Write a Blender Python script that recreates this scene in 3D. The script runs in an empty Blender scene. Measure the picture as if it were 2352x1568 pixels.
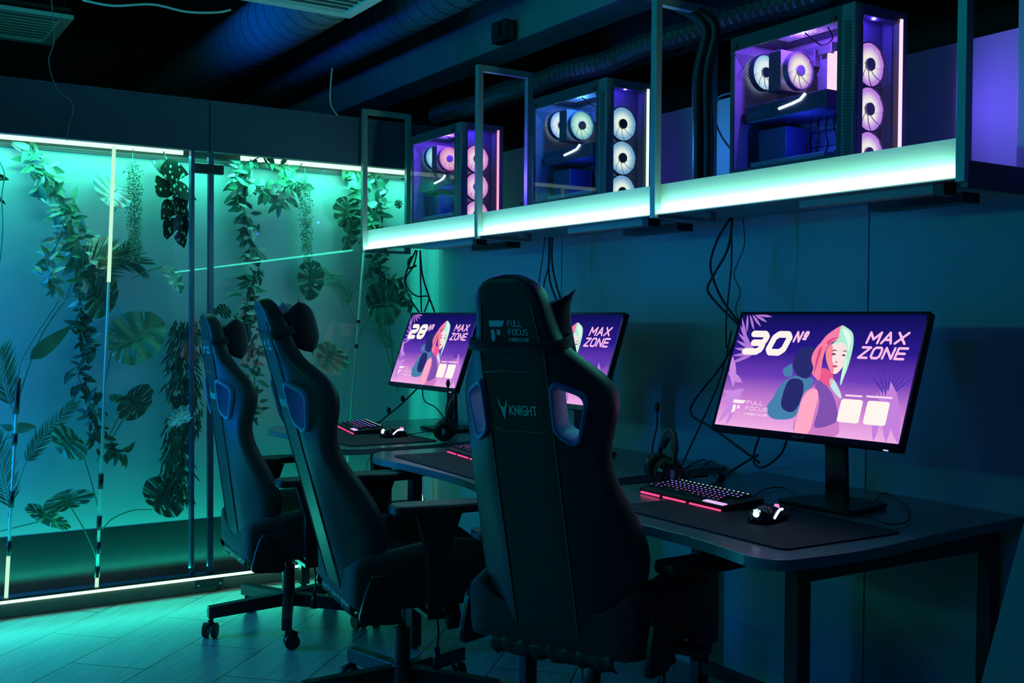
import bpy, bmesh, math, random
import numpy as np
from mathutils import Vector, Matrix, Quaternion
C = bpy.context.scene.collection
scene = bpy.context.scene
R = math.radians
random.seed(7)

def S(r, g, b):
    f = lambda c: (c/255/12.92) if c/255 <= .04045 else ((c/255+.055)/1.055)**2.4
    return (f(r), f(g), f(b))

# ------------------------------------------------------------------ camera
F_PX, YAW, PITCH, ROLL = 2463.85, 32.5497, -1.142, 0.4123
CAM = Vector((0, -2.6655, 1.2571))
_a, _b, _r = R(YAW), R(PITCH), R(ROLL)
FWD = Vector((-math.cos(_a)*math.cos(_b), math.sin(_a)*math.cos(_b), math.sin(_b)))
_rt = Vector((math.sin(_a), math.cos(_a), 0)); _up = _rt.cross(FWD)
RT = _rt*math.cos(_r) + _up*math.sin(_r); UP = -_rt*math.sin(_r) + _up*math.cos(_r)
cam = bpy.data.cameras.new('camera'); co = bpy.data.objects.new('camera', cam); C.objects.link(co)
cam.sensor_width = 36; cam.lens = F_PX*36/2352; cam.clip_start = .05; cam.clip_end = 60
m = Matrix((RT, UP, -FWD)).transposed().to_4x4(); m.translation = CAM
co.matrix_world = m
scene.camera = co
def ray(px, py): return FWD + RT*((px-1176)/F_PX) + UP*((784-py)/F_PX)
def WX(px, py, X=-4.95):
    r = ray(px, py); return CAM + r*((X-CAM.x)/r.x)
def WY(px, py, Y):
    r = ray(px, py); return CAM + r*((Y-CAM.y)/r.y)
def WZ(px, py, Z):
    r = ray(px, py); return CAM + r*((Z-CAM.z)/r.z)

# ------------------------------------------------------------------ world, exposure, lights
scene.view_settings.view_transform = 'Standard'; scene.view_settings.look = 'None'
scene.view_settings.exposure = 0; scene.view_settings.gamma = 1
scene.view_settings.use_curve_mapping = False
scene.cycles.max_bounces = 8; scene.cycles.transparent_max_bounces = 24
scene.cycles.sample_clamp_indirect = 3
w = bpy.data.worlds.new('room_air'); scene.world = w; w.use_nodes = True
w.node_tree.nodes['Background'].inputs[0].default_value = (.10, .55, 1, 1)
w.node_tree.nodes['Background'].inputs[1].default_value = .0035
TEAL = (.015, 1, .66)
def area(name, loc, aim, size, sizey, power, color, spread=180):
    l = bpy.data.lights.new(name, 'AREA'); l.shape = 'RECTANGLE'; l.size = size; l.size_y = sizey
    l.energy = power; l.color = color; l.spread = R(spread)
    o = bpy.data.objects.new(name, l); C.objects.link(o); o.location = loc
    o.rotation_euler = Vector(aim).to_track_quat('-Z', 'Y').to_euler(); return o
def area_y(name, y0, y1, x, z, aim, width, power, color, spread=180):
    l = bpy.data.lights.new(name, 'AREA'); l.shape = 'RECTANGLE'; l.size = width; l.size_y = y1-y0
    l.energy = power; l.color = color; l.spread = R(spread)
    o = bpy.data.objects.new(name, l); C.objects.link(o); o.location = (x, (y0+y1)/2, z)
    a = -Vector(aim).normalized(); Y = Vector((0, 1, 0)); X = Y.cross(a).normalized()
    M = Matrix((X, Y, a)).transposed().to_4x4(); M.translation = o.location; o.matrix_world = M; return o
area_y('bay_top_strip_light', -3.1, -.02, -4.902, 1.99, (-.16, 0, -1), .02, 8.5, (.08, 1, .68))
area_y('bay_floor_strip_light_up', -3.1, -.35, -4.93, .11, (-.12, 0, 1), .04, 4.5, TEAL)
area_y('bay_floor_strip_light_out', -3.1, -.35, -4.835, .085, (1, 0, -.22), .02, 3.8, TEAL)
area('added_bay_blue_fill', (-4.95, -2.9, 1.05), (0, 1, 0), .1, 1.6, 26, (.0, .22, 1))  # added unseen lamp that tints the left of the backing board blue
area('bay_corner_light', (-4.955, -.10, 1.25), (0, 1, 0), .05, 1.3, .5, TEAL)
area('added_duct_blue_fill', (-5.3, -1.7, 2.35), (-.15, .9, .5), .3, .1, 2.5, (0, .12, 1), 90)  # added unseen lamp that puts blue on the thick duct
# the LED shelf of the row of seats on the other side of the room
area('opposite_shelf_light', (-3.6, -4.6, 1.75), (0.1, 1, -.05), 3.2, .12, 13, (.01, .85, .72))
area('added_room_blue_fill', (-.3, -4.3, 2.2), (-.3, 1, -.3), .8, .3, 6, (.0, .14, 1))  # added unseen fill for a bluer wall, not part of that shelf
area('shelf_strip_light', (-3.19, -.439, 1.602), (0, .35, 1), 3.28, .005, 5.5, (.30, 1, .66))
area('shelf_spill_light', (-3.19, -.455, 1.60), (0, -1, -.1), 3.25, .01, 3.5, TEAL)
area('added_ceiling_teal_fill', (-3.0, -2.7, 2.3), (-.1, .7, 1), 2.4, .2, 21, (.0, .85, .7), 150)  # added unseen up-light that brightens ducts and beam, no ceiling lamp

# ------------------------------------------------------------------ materials
MATS = {}
def pm(name, col, rough=.5, metal=0, bump=0, bscale=60, var=.0, vscale=8, spec=.5, emit=None, es=0, sheen=0, alpha=1):
    if name in MATS: return MATS[name]
    m = bpy.data.materials.new(name); m.use_nodes = True; nt = m.node_tree; b = nt.nodes['Principled BSDF']
    b.inputs['Base Color'].default_value = (*col, 1); b.inputs['Roughness'].default_value = rough
    b.inputs['Metallic'].default_value = metal; b.inputs['Specular IOR Level'].default_value = spec
    tc = nt.nodes.new('ShaderNodeTexCoord')
    if sheen: b.inputs['Sheen Weight'].default_value = sheen
    if emit: b.inputs['Emission Color'].default_value = (*emit, 1); b.inputs['Emission Strength'].default_value = es
    n = nt.nodes.new('ShaderNodeTexNoise'); n.inputs['Scale'].default_value = vscale; n.inputs['Detail'].default_value = 4
    nt.links.new(tc.outputs['Object'], n.inputs['Vector'])
    if var:
        mx = nt.nodes.new('ShaderNodeMix'); mx.data_type = 'RGBA'
        mx.inputs[6].default_value = (*[c*(1-var) for c in col], 1); mx.inputs[7].default_value = (*[min(1, c*(1+var)) for c in col], 1)
        nt.links.new(n.outputs['Fac'], mx.inputs[0]); nt.links.new(mx.outputs[2], b.inputs['Base Color'])
    mr = nt.nodes.new('ShaderNodeMapRange'); mr.inputs[3].default_value = max(0, rough-.06); mr.inputs[4].default_value = min(1, rough+.06)
    nt.links.new(n.outputs['Fac'], mr.inputs[0]); nt.links.new(mr.outputs[0], b.inputs['Roughness'])
    if bump:
        n2 = nt.nodes.new('ShaderNodeTexNoise'); n2.inputs['Scale'].default_value = bscale; n2.inputs['Detail'].default_value = 3
        bp = nt.nodes.new('ShaderNodeBump'); bp.inputs['Strength'].default_value = bump; bp.inputs['Distance'].default_value = .002
        nt.links.new(tc.outputs['Object'], n2.inputs['Vector']); nt.links.new(n2.outputs['Fac'], bp.inputs['Height']); nt.links.new(bp.outputs[0], b.inputs['Normal'])
    MATS[name] = m; return m
def em(name, col, s=1.0):
    if name in MATS: return MATS[name]
    m = bpy.data.materials.new(name); m.use_nodes = True; nt = m.node_tree
    nt.nodes.remove(nt.nodes['Principled BSDF'])
    e = nt.nodes.new('ShaderNodeEmission'); e.inputs[0].default_value = (*col, 1); e.inputs[1].default_value = s
    nt.links.new(e.outputs[0], nt.nodes['Material Output'].inputs[0]); MATS[name] = m; return m
def glassm(name, tint=(1, 1, 1), gloss=.06, rough=0.0):
    m = bpy.data.materials.new(name); m.use_nodes = True; nt = m.node_tree; nt.nodes.remove(nt.nodes['Principled BSDF'])
    t = nt.nodes.new('ShaderNodeBsdfTransparent'); t.inputs[0].default_value = (*tint, 1)
    g = nt.nodes.new('ShaderNodeBsdfGlossy'); g.inputs['Roughness'].default_value = rough
    fr = nt.nodes.new('ShaderNodeLayerWeight'); fr.inputs[0].default_value = .5
    pw = nt.nodes.new('ShaderNodeMath'); pw.operation = 'POWER'; pw.inputs[1].default_value = 4
    mt = nt.nodes.new('ShaderNodeMath'); mt.operation = 'MULTIPLY_ADD'; mt.inputs[1].default_value = .5; mt.inputs[2].default_value = gloss
    mx = nt.nodes.new('ShaderNodeMixShader'); nt.links.new(fr.outputs['Facing'], pw.inputs[0]); nt.links.new(pw.outputs[0], mt.inputs[0]); nt.links.new(mt.outputs[0], mx.inputs[0])
    nt.links.new(t.outputs[0], mx.inputs[1]); nt.links.new(g.outputs[0], mx.inputs[2]); nt.links.new(mx.outputs[0], nt.nodes['Material Output'].inputs[0])
    MATS[name] = m; return m

M_wall = pm('pale_wall_board', (.42, .46, .5), .55, var=.05, vscale=2)
M_back = pm('bay_backing_board', (.62, .72, .75), .6, var=.06, vscale=3)
M_bayband = pm('bay_dark_base_board', (.03, .045, .05), .35)
M_header = pm('dark_blue_header_paint', (.04, .06, .12), .6, var=.1, vscale=5)
M_ceil = pm('black_ceiling_paint', (.012, .012, .016), .8, bump=.4, bscale=12)
M_duct = pm('painted_duct_metal', (.30, .34, .38), .5, .3, var=.15)
M_beam = pm('concrete_beam_grey', (.16, .18, .2), .8, bump=.5, bscale=20, var=.3, vscale=4)
M_vent = pm('vent_white_metal', (.5, .52, .55), .5)
M_tube = pm('frame_grey_steel', (.32, .36, .4), .4, .5)
M_dtube = pm('dark_steel', (.05, .06, .075), .35, .7)
M_shelf = pm('shelf_laminate', (.35, .38, .42), .45)
M_board = pm('white_light_board', (.85, .85, .83), .45)
M_black = pm('black_plastic', (.012, .013, .016), .45)
M_blackg = pm('glossy_black_plastic', (.012, .013, .018), .2)
M_cable = pm('black_cable_rubber', (.008, .008, .01), .5)
M_gcable = pm('grey_cable_rubber', (.15, .17, .2), .5)
M_desk = pm('desk_white_laminate', (.20, .215, .25), .25, var=.06)
M_leather = pm('black_chair_leather', (.035, .05, .052), .42, bump=.25, bscale=160, spec=.4)
M_fabric = pm('black_chair_fabric', (.02, .028, .03), .8, bump=.3, bscale=400, sheen=.15)
M_chairpl = pm('chair_black_plastic', (.02, .022, .026), .3)
M_trim = pm('blue_window_trim', (.16, .34, .62), .4)
M_piping = pm('olive_piping', (.10, .14, .09), .6)
M_logo = pm('logo_pale_print', (.5, .85, .95), .6)
M_logo2 = pm('logo_green_print', (.25, .9, .75), .6)
M_chrome = pm('bright_steel', (.55, .57, .6), .2, .95)
M_mat = pm('desk_mat_cloth', (.010, .012, .03), .75, bump=.2, bscale=600)
M_pillow = pm('pillow_velour', (.012, .012, .02), .9, sheen=.3, bump=.3, bscale=200)
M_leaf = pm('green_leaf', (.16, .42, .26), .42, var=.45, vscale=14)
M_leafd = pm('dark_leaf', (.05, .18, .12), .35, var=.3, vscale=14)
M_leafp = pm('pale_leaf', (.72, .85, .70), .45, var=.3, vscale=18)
M_stem = pm('plant_stem', (.12, .3, .2), .55)
M_pole = pm('milky_tube_plastic', (.6, .72, .7), .3, alpha=.5)
M_sleeve = pm('black_sleeve', (.01, .012, .014), .4)
M_strip = em('led_strip_white', (.62, 1, .70), 1.5)
M_shelfled = em('shelf_led', (.5, 1, .75), 9)
M_poleglow = em('pole_painted_glow', (.62, 1, .72), 1.0)  # emission paints the bay strips' light onto the pale pole tubes
M_pane = glassm('clear_pane', (.96, .99, .99), .011)
M_pcglass = glassm('case_glass', (.9, .9, .94), .025)

def dots_mat():
    m = bpy.data.materials.new('spotted_leaf'); m.use_nodes = True; nt = m.node_tree; b = nt.nodes['Principled BSDF']
    tc = nt.nodes.new('ShaderNodeTexCoord'); v = nt.nodes.new('ShaderNodeTexVoronoi'); v.inputs['Scale'].default_value = 75
    mp = nt.nodes.new('ShaderNodeMapping'); mp.inputs['Scale'].default_value = (.6, .8, .5)
    cr = nt.nodes.new('ShaderNodeValToRGB'); cr.color_ramp.elements[0].position = .28; cr.color_ramp.elements[1].position = .33
    cr.color_ramp.elements[0].color = (.45, .75, .55, 1); cr.color_ramp.elements[1].color = (.004, .022, .012, 1)
    nt.links.new(tc.outputs['Object'], mp.inputs[0]); nt.links.new(mp.outputs[0], v.inputs[0]); nt.links.new(v.outputs['Distance'], cr.inputs[0]); nt.links.new(cr.outputs[0], b.inputs['Base Color'])
    b.inputs['Roughness'].default_value = .4; return m
M_spot = dots_mat()
def floor_mat():
    m = bpy.data.materials.new('wood_look_tile'); m.use_nodes = True; nt = m.node_tree; b = nt.nodes['Principled BSDF']
    tc = nt.nodes.new('ShaderNodeTexCoord'); mp = nt.nodes.new('ShaderNodeMapping')
    mp.inputs['Rotation'].default_value = (0, 0, R(225)); mp.inputs['Location'].default_value = (-1.557, -4.277, 0)
    br = nt.nodes.new('ShaderNodeTexBrick'); br.inputs['Scale'].default_value = 1; br.inputs['Brick Width'].default_value = .62
    br.inputs['Row Height'].default_value = .30; br.inputs['Mortar Size'].default_value = .0035; br.offset = .5
    br.inputs['Color1'].default_value = (.52, .52, .5, 1); br.inputs['Color2'].default_value = (.42, .42, .41, 1); br.inputs['Mortar'].default_value = (.06, .06, .06, 1)
    br.inputs['Mortar Smooth'].default_value = .2
    nt.links.new(tc.outputs['Object'], mp.inputs[0]); nt.links.new(mp.outputs[0], br.inputs[0])
    mp2 = nt.nodes.new('ShaderNodeMapping'); mp2.inputs['Scale'].default_value = (2.2, 34, 1); nt.links.new(mp.outputs[0], mp2.inputs[0])
    n = nt.nodes.new('ShaderNodeTexNoise'); n.inputs['Scale'].default_value = 1.6; n.inputs['Detail'].default_value = 6; n.inputs['Distortion'].default_value = .6
    nt.links.new(mp2.outputs[0], n.inputs[0])
    cr = nt.nodes.new('ShaderNodeValToRGB'); cr.color_ramp.elements[0].position = .3; cr.color_ramp.elements[0].color = (.62, .62, .62, 1); cr.color_ramp.elements[1].position = .65
    nt.links.new(n.outputs['Fac'], cr.inputs[0])
    mx = nt.nodes.new('ShaderNodeMix'); mx.data_type = 'RGBA'; mx.blend_type = 'MULTIPLY'; mx.inputs[0].default_value = .8
    nt.links.new(br.outputs[0], mx.inputs[6]); nt.links.new(cr.outputs[0], mx.inputs[7]); nt.links.new(mx.outputs[2], b.inputs['Base Color'])
    b.inputs['Roughness'].default_value = .38
    bp = nt.nodes.new('ShaderNodeBump'); bp.inputs['Strength'].default_value = .25; bp.inputs['Distance'].default_value = .003
    nt.links.new(n.outputs['Fac'], bp.inputs['Height']); nt.links.new(bp.outputs[0], b.inputs['Normal'])
    return m
def ramp_em(name, stops, axis='Z', lo=0, hi=1, s=1):
    m = bpy.data.materials.new(name); m.use_nodes = True; nt = m.node_tree; nt.nodes.remove(nt.nodes['Principled BSDF'])
    tc = nt.nodes.new('ShaderNodeTexCoord')
    if axis == 'R':
        ln = nt.nodes.new('ShaderNodeVectorMath'); ln.operation = 'LENGTH'; nt.links.new(tc.outputs['Object'], ln.inputs[0]); src = ln.outputs['Value']
    else:
        sp = nt.nodes.new('ShaderNodeSeparateXYZ'); nt.links.new(tc.outputs['Object'], sp.inputs[0]); src = sp.outputs[axis]
    mr = nt.nodes.new('ShaderNodeMapRange'); mr.inputs[1].default_value = lo; mr.inputs[2].default_value = hi; nt.links.new(src, mr.inputs[0])
    cr = nt.nodes.new('ShaderNodeValToRGB'); e = cr.color_ramp.elements
    while len(e) < len(stops): e.new(.5)
    for k, (p, c) in enumerate(stops): e[k].position = p; e[k].color = (*c, 1)
    em_ = nt.nodes.new('ShaderNodeEmission'); em_.inputs[1].default_value = s
    nt.links.new(mr.outputs[0], cr.inputs[0]); nt.links.new(cr.outputs[0], em_.inputs[0]); nt.links.new(em_.outputs[0], nt.nodes['Material Output'].inputs[0])
    return m

# ------------------------------------------------------------------ mesh helpers
class MB:
    def __init__(s): s.v = []; s.f = []; s.m = []; s.cm = 0
    def add(s, vs, fs):
        o = len(s.v); s.v += [tuple(p) for p in vs]
        for f in fs: s.f.append([i+o for i in f]); s.m.append(s.cm)
        return s
    def box(s, x0, x1, y0, y1, z0, z1, M=None):
        vs = [Vector((x, y, z)) for z in (z0, z1) for y in (y0, y1) for x in (x0, x1)]
        if M: vs = [M @ p for p in vs]
        return s.add(vs, [(0, 2, 3, 1), (4, 5, 7, 6), (0, 1, 5, 4), (2, 6, 7, 3), (0, 4, 6, 2), (1, 3, 7, 5)])
    def prism(s, poly, d0, d1, fn):
        """poly of (u,v); fn(u,v,d)->point"""
        n = len(poly); vs = [fn(u, v, d0) for u, v in poly]+[fn(u, v, d1) for u, v in poly]
        return s.add(vs, [list(range(n))[::-1], [i+n for i in range(n)]]+[(i, (i+1) % n, (i+1) % n+n, i+n) for i in range(n)])
    def cyl(s, a, b, r, r2=None, n=16, cap=True):
        a, b = Vector(a), Vector(b); r2 = r if r2 is None else r2
        d = (b-a).normalized(); u = d.orthogonal().normalized(); v = d.cross(u)
        vs = []
        for p, q in ((a, r), (b, r2)):
            for i in range(n):
                t = 2*math.pi*i/n; vs.append(p+(u*math.cos(t)+v*math.sin(t))*q)
        fs = [(i, (i+1) % n, (i+1) % n+n, i+n) for i in range(n)]
        if cap: fs += [list(range(n))[::-1], [i+n for i in range(n)]]
        return s.add(vs, fs)
    def tube(s, pts, r, n=8, closed=False, cap=True):
        pts = [Vector(p) for p in pts]; N = len(pts); rs = r if isinstance(r, (list, tuple)) else [r]*N
        rings = []; u = None
        for i, p in enumerate(pts):
            a = pts[i-1] if (i > 0 or closed) else p; b = pts[(i+1) % N] if (i < N-1 or closed) else p
            d = (b-a)
            if d.length < 1e-9: d = Vector((0, 0, 1))
            d.normalize()
            u = d.orthogonal().normalized() if u is None else (u-d*u.dot(d))
            if u.length < 1e-6: u = d.orthogonal()
            u.normalize(); v = d.cross(u)
            rings.append([p+(u*math.cos(2*math.pi*k/n)+v*math.sin(2*math.pi*k/n))*rs[i] for k in range(n)])
        vs = [q for g in rings for q in g]; fs = []
        for i in range(N if closed else N-1):
            j = (i+1) % N
            for k in range(n): fs.append((i*n+k, i*n+(k+1) % n, j*n+(k+1) % n, j*n+k))
        if cap and not closed: fs += [list(range(n))[::-1], [(N-1)*n+k for k in range(n)]]
        return s.add(vs, fs)
    def sphere(s, c, rx, ry=None, rz=None, n=12, m=8):
        ry = ry or rx; rz = rz or rx; c = Vector(c); vs = [c+Vector((0, 0, -rz))]
        for j in range(1, m):
            t = math.pi*j/m-math.pi/2
            for i in range(n):
                a = 2*math.pi*i/n; vs.append(c+Vector((math.cos(a)*math.cos(t)*rx, math.sin(a)*math.cos(t)*ry, math.sin(t)*rz)))
        vs.append(c+Vector((0, 0, rz))); fs = [(0, 1+(i+1) % n, 1+i) for i in range(n)]
        for j in range(m-2):
            for i in range(n): fs.append((1+j*n+i, 1+j*n+(i+1) % n, 1+(j+1)*n+(i+1) % n, 1+(j+1)*n+i))
        l = len(vs)-1; fs += [(l, 1+(m-2)*n+i, 1+(m-2)*n+(i+1) % n) for i in range(n)]
        return s.add(vs, fs)
    def mesh(s, name, mats, smooth=False):
        me = bpy.data.meshes.new(name); me.from_pydata([tuple(p) for p in s.v], [], s.f)
        for mt in (mats if isinstance(mats, (list, tuple)) else [mats]): me.materials.append(mt)
        me.polygons.foreach_set('material_index', s.m)
        bm = bmesh.new(); bm.from_mesh(me); bmesh.ops.recalc_face_normals(bm, faces=bm.faces); bm.to_mesh(me); bm.free()
        if smooth: me.polygons.foreach_set('use_smooth', [True]*len(me.polygons))
        me.update(); return me
    def build(s, name, mats, parent=None, smooth=False, bevel=0, subsurf=0, loc=None, rot=None):
        return link(name, s.mesh(name, mats, smooth), parent, bevel, subsurf, loc, rot)
def link(name, me, parent=None, bevel=0, subsurf=0, loc=None, rot=None):
    o = bpy.data.objects.new(name, me); C.objects.link(o)
    if parent: o.parent = parent
    if loc: o.location = loc
    if rot: o.rotation_euler = rot
    if bevel:
        b = o.modifiers.new('bevel', 'BEVEL'); b.width = bevel; b.segments = 2; b.limit_method = 'ANGLE'; b.angle_limit = R(40)
    if subsurf:
        b = o.modifiers.new('subsurf', 'SUBSURF'); b.levels = subsurf; b.render_levels = subsurf
    return o
def tag(o, label=None, cat=None, group=None, kind=None):
    if label: o['label'] = label
    if cat: o['category'] = cat
    if group: o['group'] = group
    if kind: o['kind'] = kind
    return o
def thing(name, label, cat, loc=(0, 0, 0), rotz=0, group=None):
    o = bpy.data.objects.new(name, None); C.objects.link(o); o.empty_display_size = .05
    o.location = loc; o.rotation_euler = (0, 0, rotz); return tag(o, label, cat, group)
def struct(name, mb, mat, **k):
    o = mb.build(name, mat, **k); o['kind'] = 'structure'; return o
def cr(pts, seg=6, closed=False):
    """Catmull-Rom smoothing"""
    P = [Vector(p) for p in pts]; n = len(P); out = []
    for i in range(n if closed else n-1):
        p0 = P[(i-1) % n] if (closed or i > 0) else P[0]; p1 = P[i]; p2 = P[(i+1) % n]; p3 = P[(i+2) % n] if (closed or i+2 < n) else P[-1]
        for k in range(seg):
            t = k/seg; out.append(.5*((2*p1)+(p2-p0)*t+(2*p0-5*p1+4*p2-p3)*t*t+(3*p1-p0-3*p2+p3)*t**3))
    if not closed: out.append(P[-1])
    return out
def rounded(poly, r, seg=5):
    out = []; n = len(poly)
    for i in range(n):
        a, b, c = Vector(poly[i-1]), Vector(poly[i]), Vector(poly[(i+1) % n])
        q = r[i] if isinstance(r, (list, tuple)) else r
        p0 = b+(a-b).normalized()*min(q, (a-b).length*.48); p1 = b+(c-b).normalized()*min(q, (c-b).length*.48)
        for k in range(seg+1):
            t = k/seg; out.append(p0*(1-t)**2+b*2*t*(1-t)+p1*t*t)
    return out
GLY = {
 'A': [[(0, 0), (.5, 1), (1, 0)], [(.2, .33), (.8, .33)]], 'B': [[(0, 0), (0, 1), (.8, 1), (1, .85), (1, .62), (.85, .5), (0, .5)], [(.85, .5), (1, .38), (1, .15), (.8, 0), (0, 0)]],
 'C': [[(1, 1), (.2, 1), (0, .82), (0, .18), (.2, 0), (1, 0)]], 'E': [[(1, 1), (0, 1), (0, 0), (1, 0)], [(0, .5), (.9, .5)]], 'F': [[(1, 1), (0, 1), (0, 0)], [(0, .5), (.85, .5)]],
 'G': [[(1, 1), (.2, 1), (0, .82), (0, .18), (.2, 0), (1, 0), (1, .5), (.5, .5)]], 'H': [[(0, 0), (0, 1)], [(1, 0), (1, 1)], [(0, .5), (1, .5)]], 'I': [[(.5, 0), (.5, 1)]],
 'K': [[(0, 0), (0, 1)], [(1, 1), (.1, .5), (1, 0)]], 'L': [[(0, 1), (0, 0), (1, 0)]], 'M': [[(0, 0), (0, 1), (.5, .35), (1, 1), (1, 0)]], 'N': [[(0, 0), (0, 1), (1, 0), (1, 1)]],
 'O': [[(.2, 0), (0, .18), (0, .82), (.2, 1), (.8, 1), (1, .82), (1, .18), (.8, 0), (.2, 0)]], 'R': [[(0, 0), (0, 1), (.8, 1), (1, .85), (1, .6), (.8, .45), (0, .45)], [(.55, .45), (1, 0)]],
 'S': [[(1, 1), (.2, 1), (0, .85), (0, .64), (.2, .5), (.8, .5), (1, .36), (1, .15), (.8, 0), (0, 0)]], 'T': [[(0, 1), (1, 1)], [(.5, 1), (.5, 0)]], 'U': [[(0, 1), (0, .18), (.2, 0), (.8, 0), (1, .18), (1, 1)]],
 'X': [[(0, 0), (1, 1)], [(0, 1), (1, 0)]], 'Y': [[(0, 1), (.5, .5), (1, 1)], [(.5, .5), (.5, 0)]], 'Z': [[(0, 1), (1, 1), (0, 0), (1, 0)]],
 '2': [[(0, 1), (.8, 1), (1, .85), (1, .64), (.8, .5), (.2, .5), (0, .36), (0, 0), (1, 0)]], '3': [[(0, 1), (.8, 1), (1, .85), (1, .62), (.85, .5), (.3, .5)], [(.85, .5), (1, .38), (1, .15), (.8, 0), (0, 0)]],
 '8': [[(.2, .5), (0, .62), (0, .85), (.2, 1), (.8, 1), (1, .85), (1, .62), (.8, .5), (.2, .5), (0, .38), (0, .15), (.2, 0), (.8, 0), (1, .15), (1, .38), (.8, .5)]],
 '9': [[(1, .45), (.2, .45), (0, .6), (0, .85), (.2, 1), (.8, 1), (1, .85), (1, .15), (.8, 0), (0, 0)]],
 '\u00ba': [[(.25, .5), (.1, .6), (.1, .9), (.25, 1), (.75, 1), (.9, .9), (.9, .6), (.75, .5), (.25, .5)], [(.1, .28), (.9, .28)]]}
GLY['0'] = GLY['O']
def add_text(mb, body, u0, u1, v0, v1, fn, wt=.14, shear=0., asp=1.0, gap=.42):
    """lettering drawn as flat rounded strokes; wt = stroke width over letter height"""
    H = v1-v0; W = (u1-u0)*asp; hw = wt*H/2; sh = shear*H; cells = []; x = 0
    for ch in body:
        wd = {'I': .12, ' ': .35, 'M': 1.15, '\u00ba': .62}.get(ch, 1.0); cells.append((ch, x, wd)); x += wd+gap
    tot = x-gap; k = (W-sh-2*hw)/tot
    for ch, cx, wd in cells:
        for st in GLY.get(ch, []):
            P = [Vector((hw+(cx+px*wd)*k+sh*py, hw+py*(H-2*hw), 0)) for px, py in st]
            for a, b in zip(P[:-1], P[1:]):
                d = (b-a); 
                if d.length < 1e-9: continue
                d.normalize(); n = Vector((-d.y, d.x, 0))*hw
                ring = [a-n, b-n]+[b+(d*math.sin(t)-n.normalized()*math.cos(t))*hw for t in (math.pi*.25, math.pi*.5, math.pi*.75)]+[b+n, a+n]+[a+(-d*math.sin(t)+n.normalized()*math.cos(t))*hw for t in (math.pi*.25, math.pi*.5, math.pi*.75)]
                mb.add([fn(u0+q.x/asp, v0+q.y) for q in ring], [list(range(len(ring)))])

# ------------------------------------------------------------------ room shell
GX = -4.88                       # glass wall
fl = struct('floor', MB().box(-8, 1.6, -5.2, 2.2, -.05, 0), floor_mat())
# rear wall of pale boards (partition 2.04 m high, open above) with board joints
wb = MB()
for x0, x1 in ((-5.03, -3.786), (-3.780, -2.170), (-2.164, -.60), (-.594, 1.6)):
    wb.box(x0, x1, 0, .03, 0, 2.041)
wb.box(-5.03, 1.6, .012, .05, 0, 2.036)
struct('wall_back', wb, M_wall)
struct('wall_behind_partition', MB().box(-8, 1.6, 2.15, 2.2, 0, 3.3), M_ceil)
struct('wall_far_left', MB().box(-8, -7.95, -5.2, 2.2, 0, 3.3), M_ceil)
struct('ceiling', MB().box(-8, 1.6, -5.2, 2.2, 3.2, 3.3), M_ceil)
# plant display bay behind the glass
bb = MB(); bb.box(-5.06, -5.03, -3.4, 0, .31, 2.0)
struct('wall_left', bb, M_back)
struct('baseboard_left', MB().box(-5.06, -5.028, -3.4, 0, 0, .31), M_bayband)
t1 = MB(); t1.box(-5.06, -5.015, -3.4, 0, 1.978, 1.992); t1.box(-5.06, -5.02, -3.4, 0, 1.999, 2.06)
struct('trim_1', t1, pm('bay_top_trim', (.12, .2, .2), .5))
hd = MB(); hd.box(-4.93, -4.88, -3.4, -1.195, 2.016, 2.235); hd.box(-4.93, -4.88, -1.19, 0, 2.016, 2.235); hd.box(-5.06, -4.87, -3.4, 0, 2.235, 2.246); hd.box(-4.925, -4.885, -3.4, 0, 2.02, 2.23)
struct('trim_2', hd, M_header)
kb = MB(); kb.box(-5.06, -4.87, -3.4, -1.16, 0, .062); kb.box(-5.06, -4.885, -1.16, 0, 0, .05)
struct('trim_3', kb, pm('bay_plinth', (.10, .13, .13), .5), bevel=.003)
# glass panes
wn = MB(); wn.box(-4.888, -4.880, -3.4, -1.275, .075, 2.016)
g1 = struct('window_1', wn, M_pane)
wn = MB(); wn.box(-4.888, -4.880, -1.265, -1.198, .075, 2.016)
struct('window_2', wn, M_pane)
d1 = tag(bpy.data.objects.new('door_1', None), kind='structure'); C.objects.link(d1); d1.location = (-4.884, -.60, 0)
MB().box(-.004, .004, -.585, .58, .03, 2.01).build('glass_pane', M_pane, d1)
MB().box(-.012, .012, -.60, -.575, .03, 2.012).build('door_edge_profile', pm('blue_grey_profile', (.10, .15, .26), .35, .4), d1, bevel=.002)
for z in (1.935, .045):
    MB().box(-.016, .016, -.66, -.53, z-.022, z+.022).build('hinge_plate', M_dtube, d1, bevel=.003)
    hb = MB()
    for y in (-.645, -.545): hb.cyl((.016, y, z-.008), (.020, y, z-.008), .005, n=10)
    hb.build('hinge_screws', M_chrome, d1)
MB().box(-4.915, -4.875, -1.278, -1.262, .06, 2.016).build('trim_4', pm('blue_grey_profile', (.10, .15, .26), .35, .4), bevel=.002)['kind'] = 'structure'
# LED strips of the bay
def strip(name, y0, y1, x, z, h, d, label, mat=M_strip):
    t = thing(name, label, 'led strip', (x, (y0+y1)/2, z)); L = (y1-y0)/2
    MB().box(-d/2, d/2, -L, L, 0, h).build('light_bar', mat, t)
    MB().box(-d/2-.004, d/2+.004, -L, L, h, h+.006).build('mounting_rail', M_dtube, t); return t
strip('led_strip', -3.2, -1.29, -4.965, 2.002, .026, .012, 'bright mint led strip under the header above the left glass panel, left of the door')
strip('led_strip', -1.02, -.02, -4.965, 2.0, .026, .012, 'bright mint led strip under the header, right of the glass door hinge')
t = strip('led_strip', -3.2, -.42, -4.862, .066, .014, .012, 'long bright led strip along the floor at the foot of the glass wall')
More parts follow.
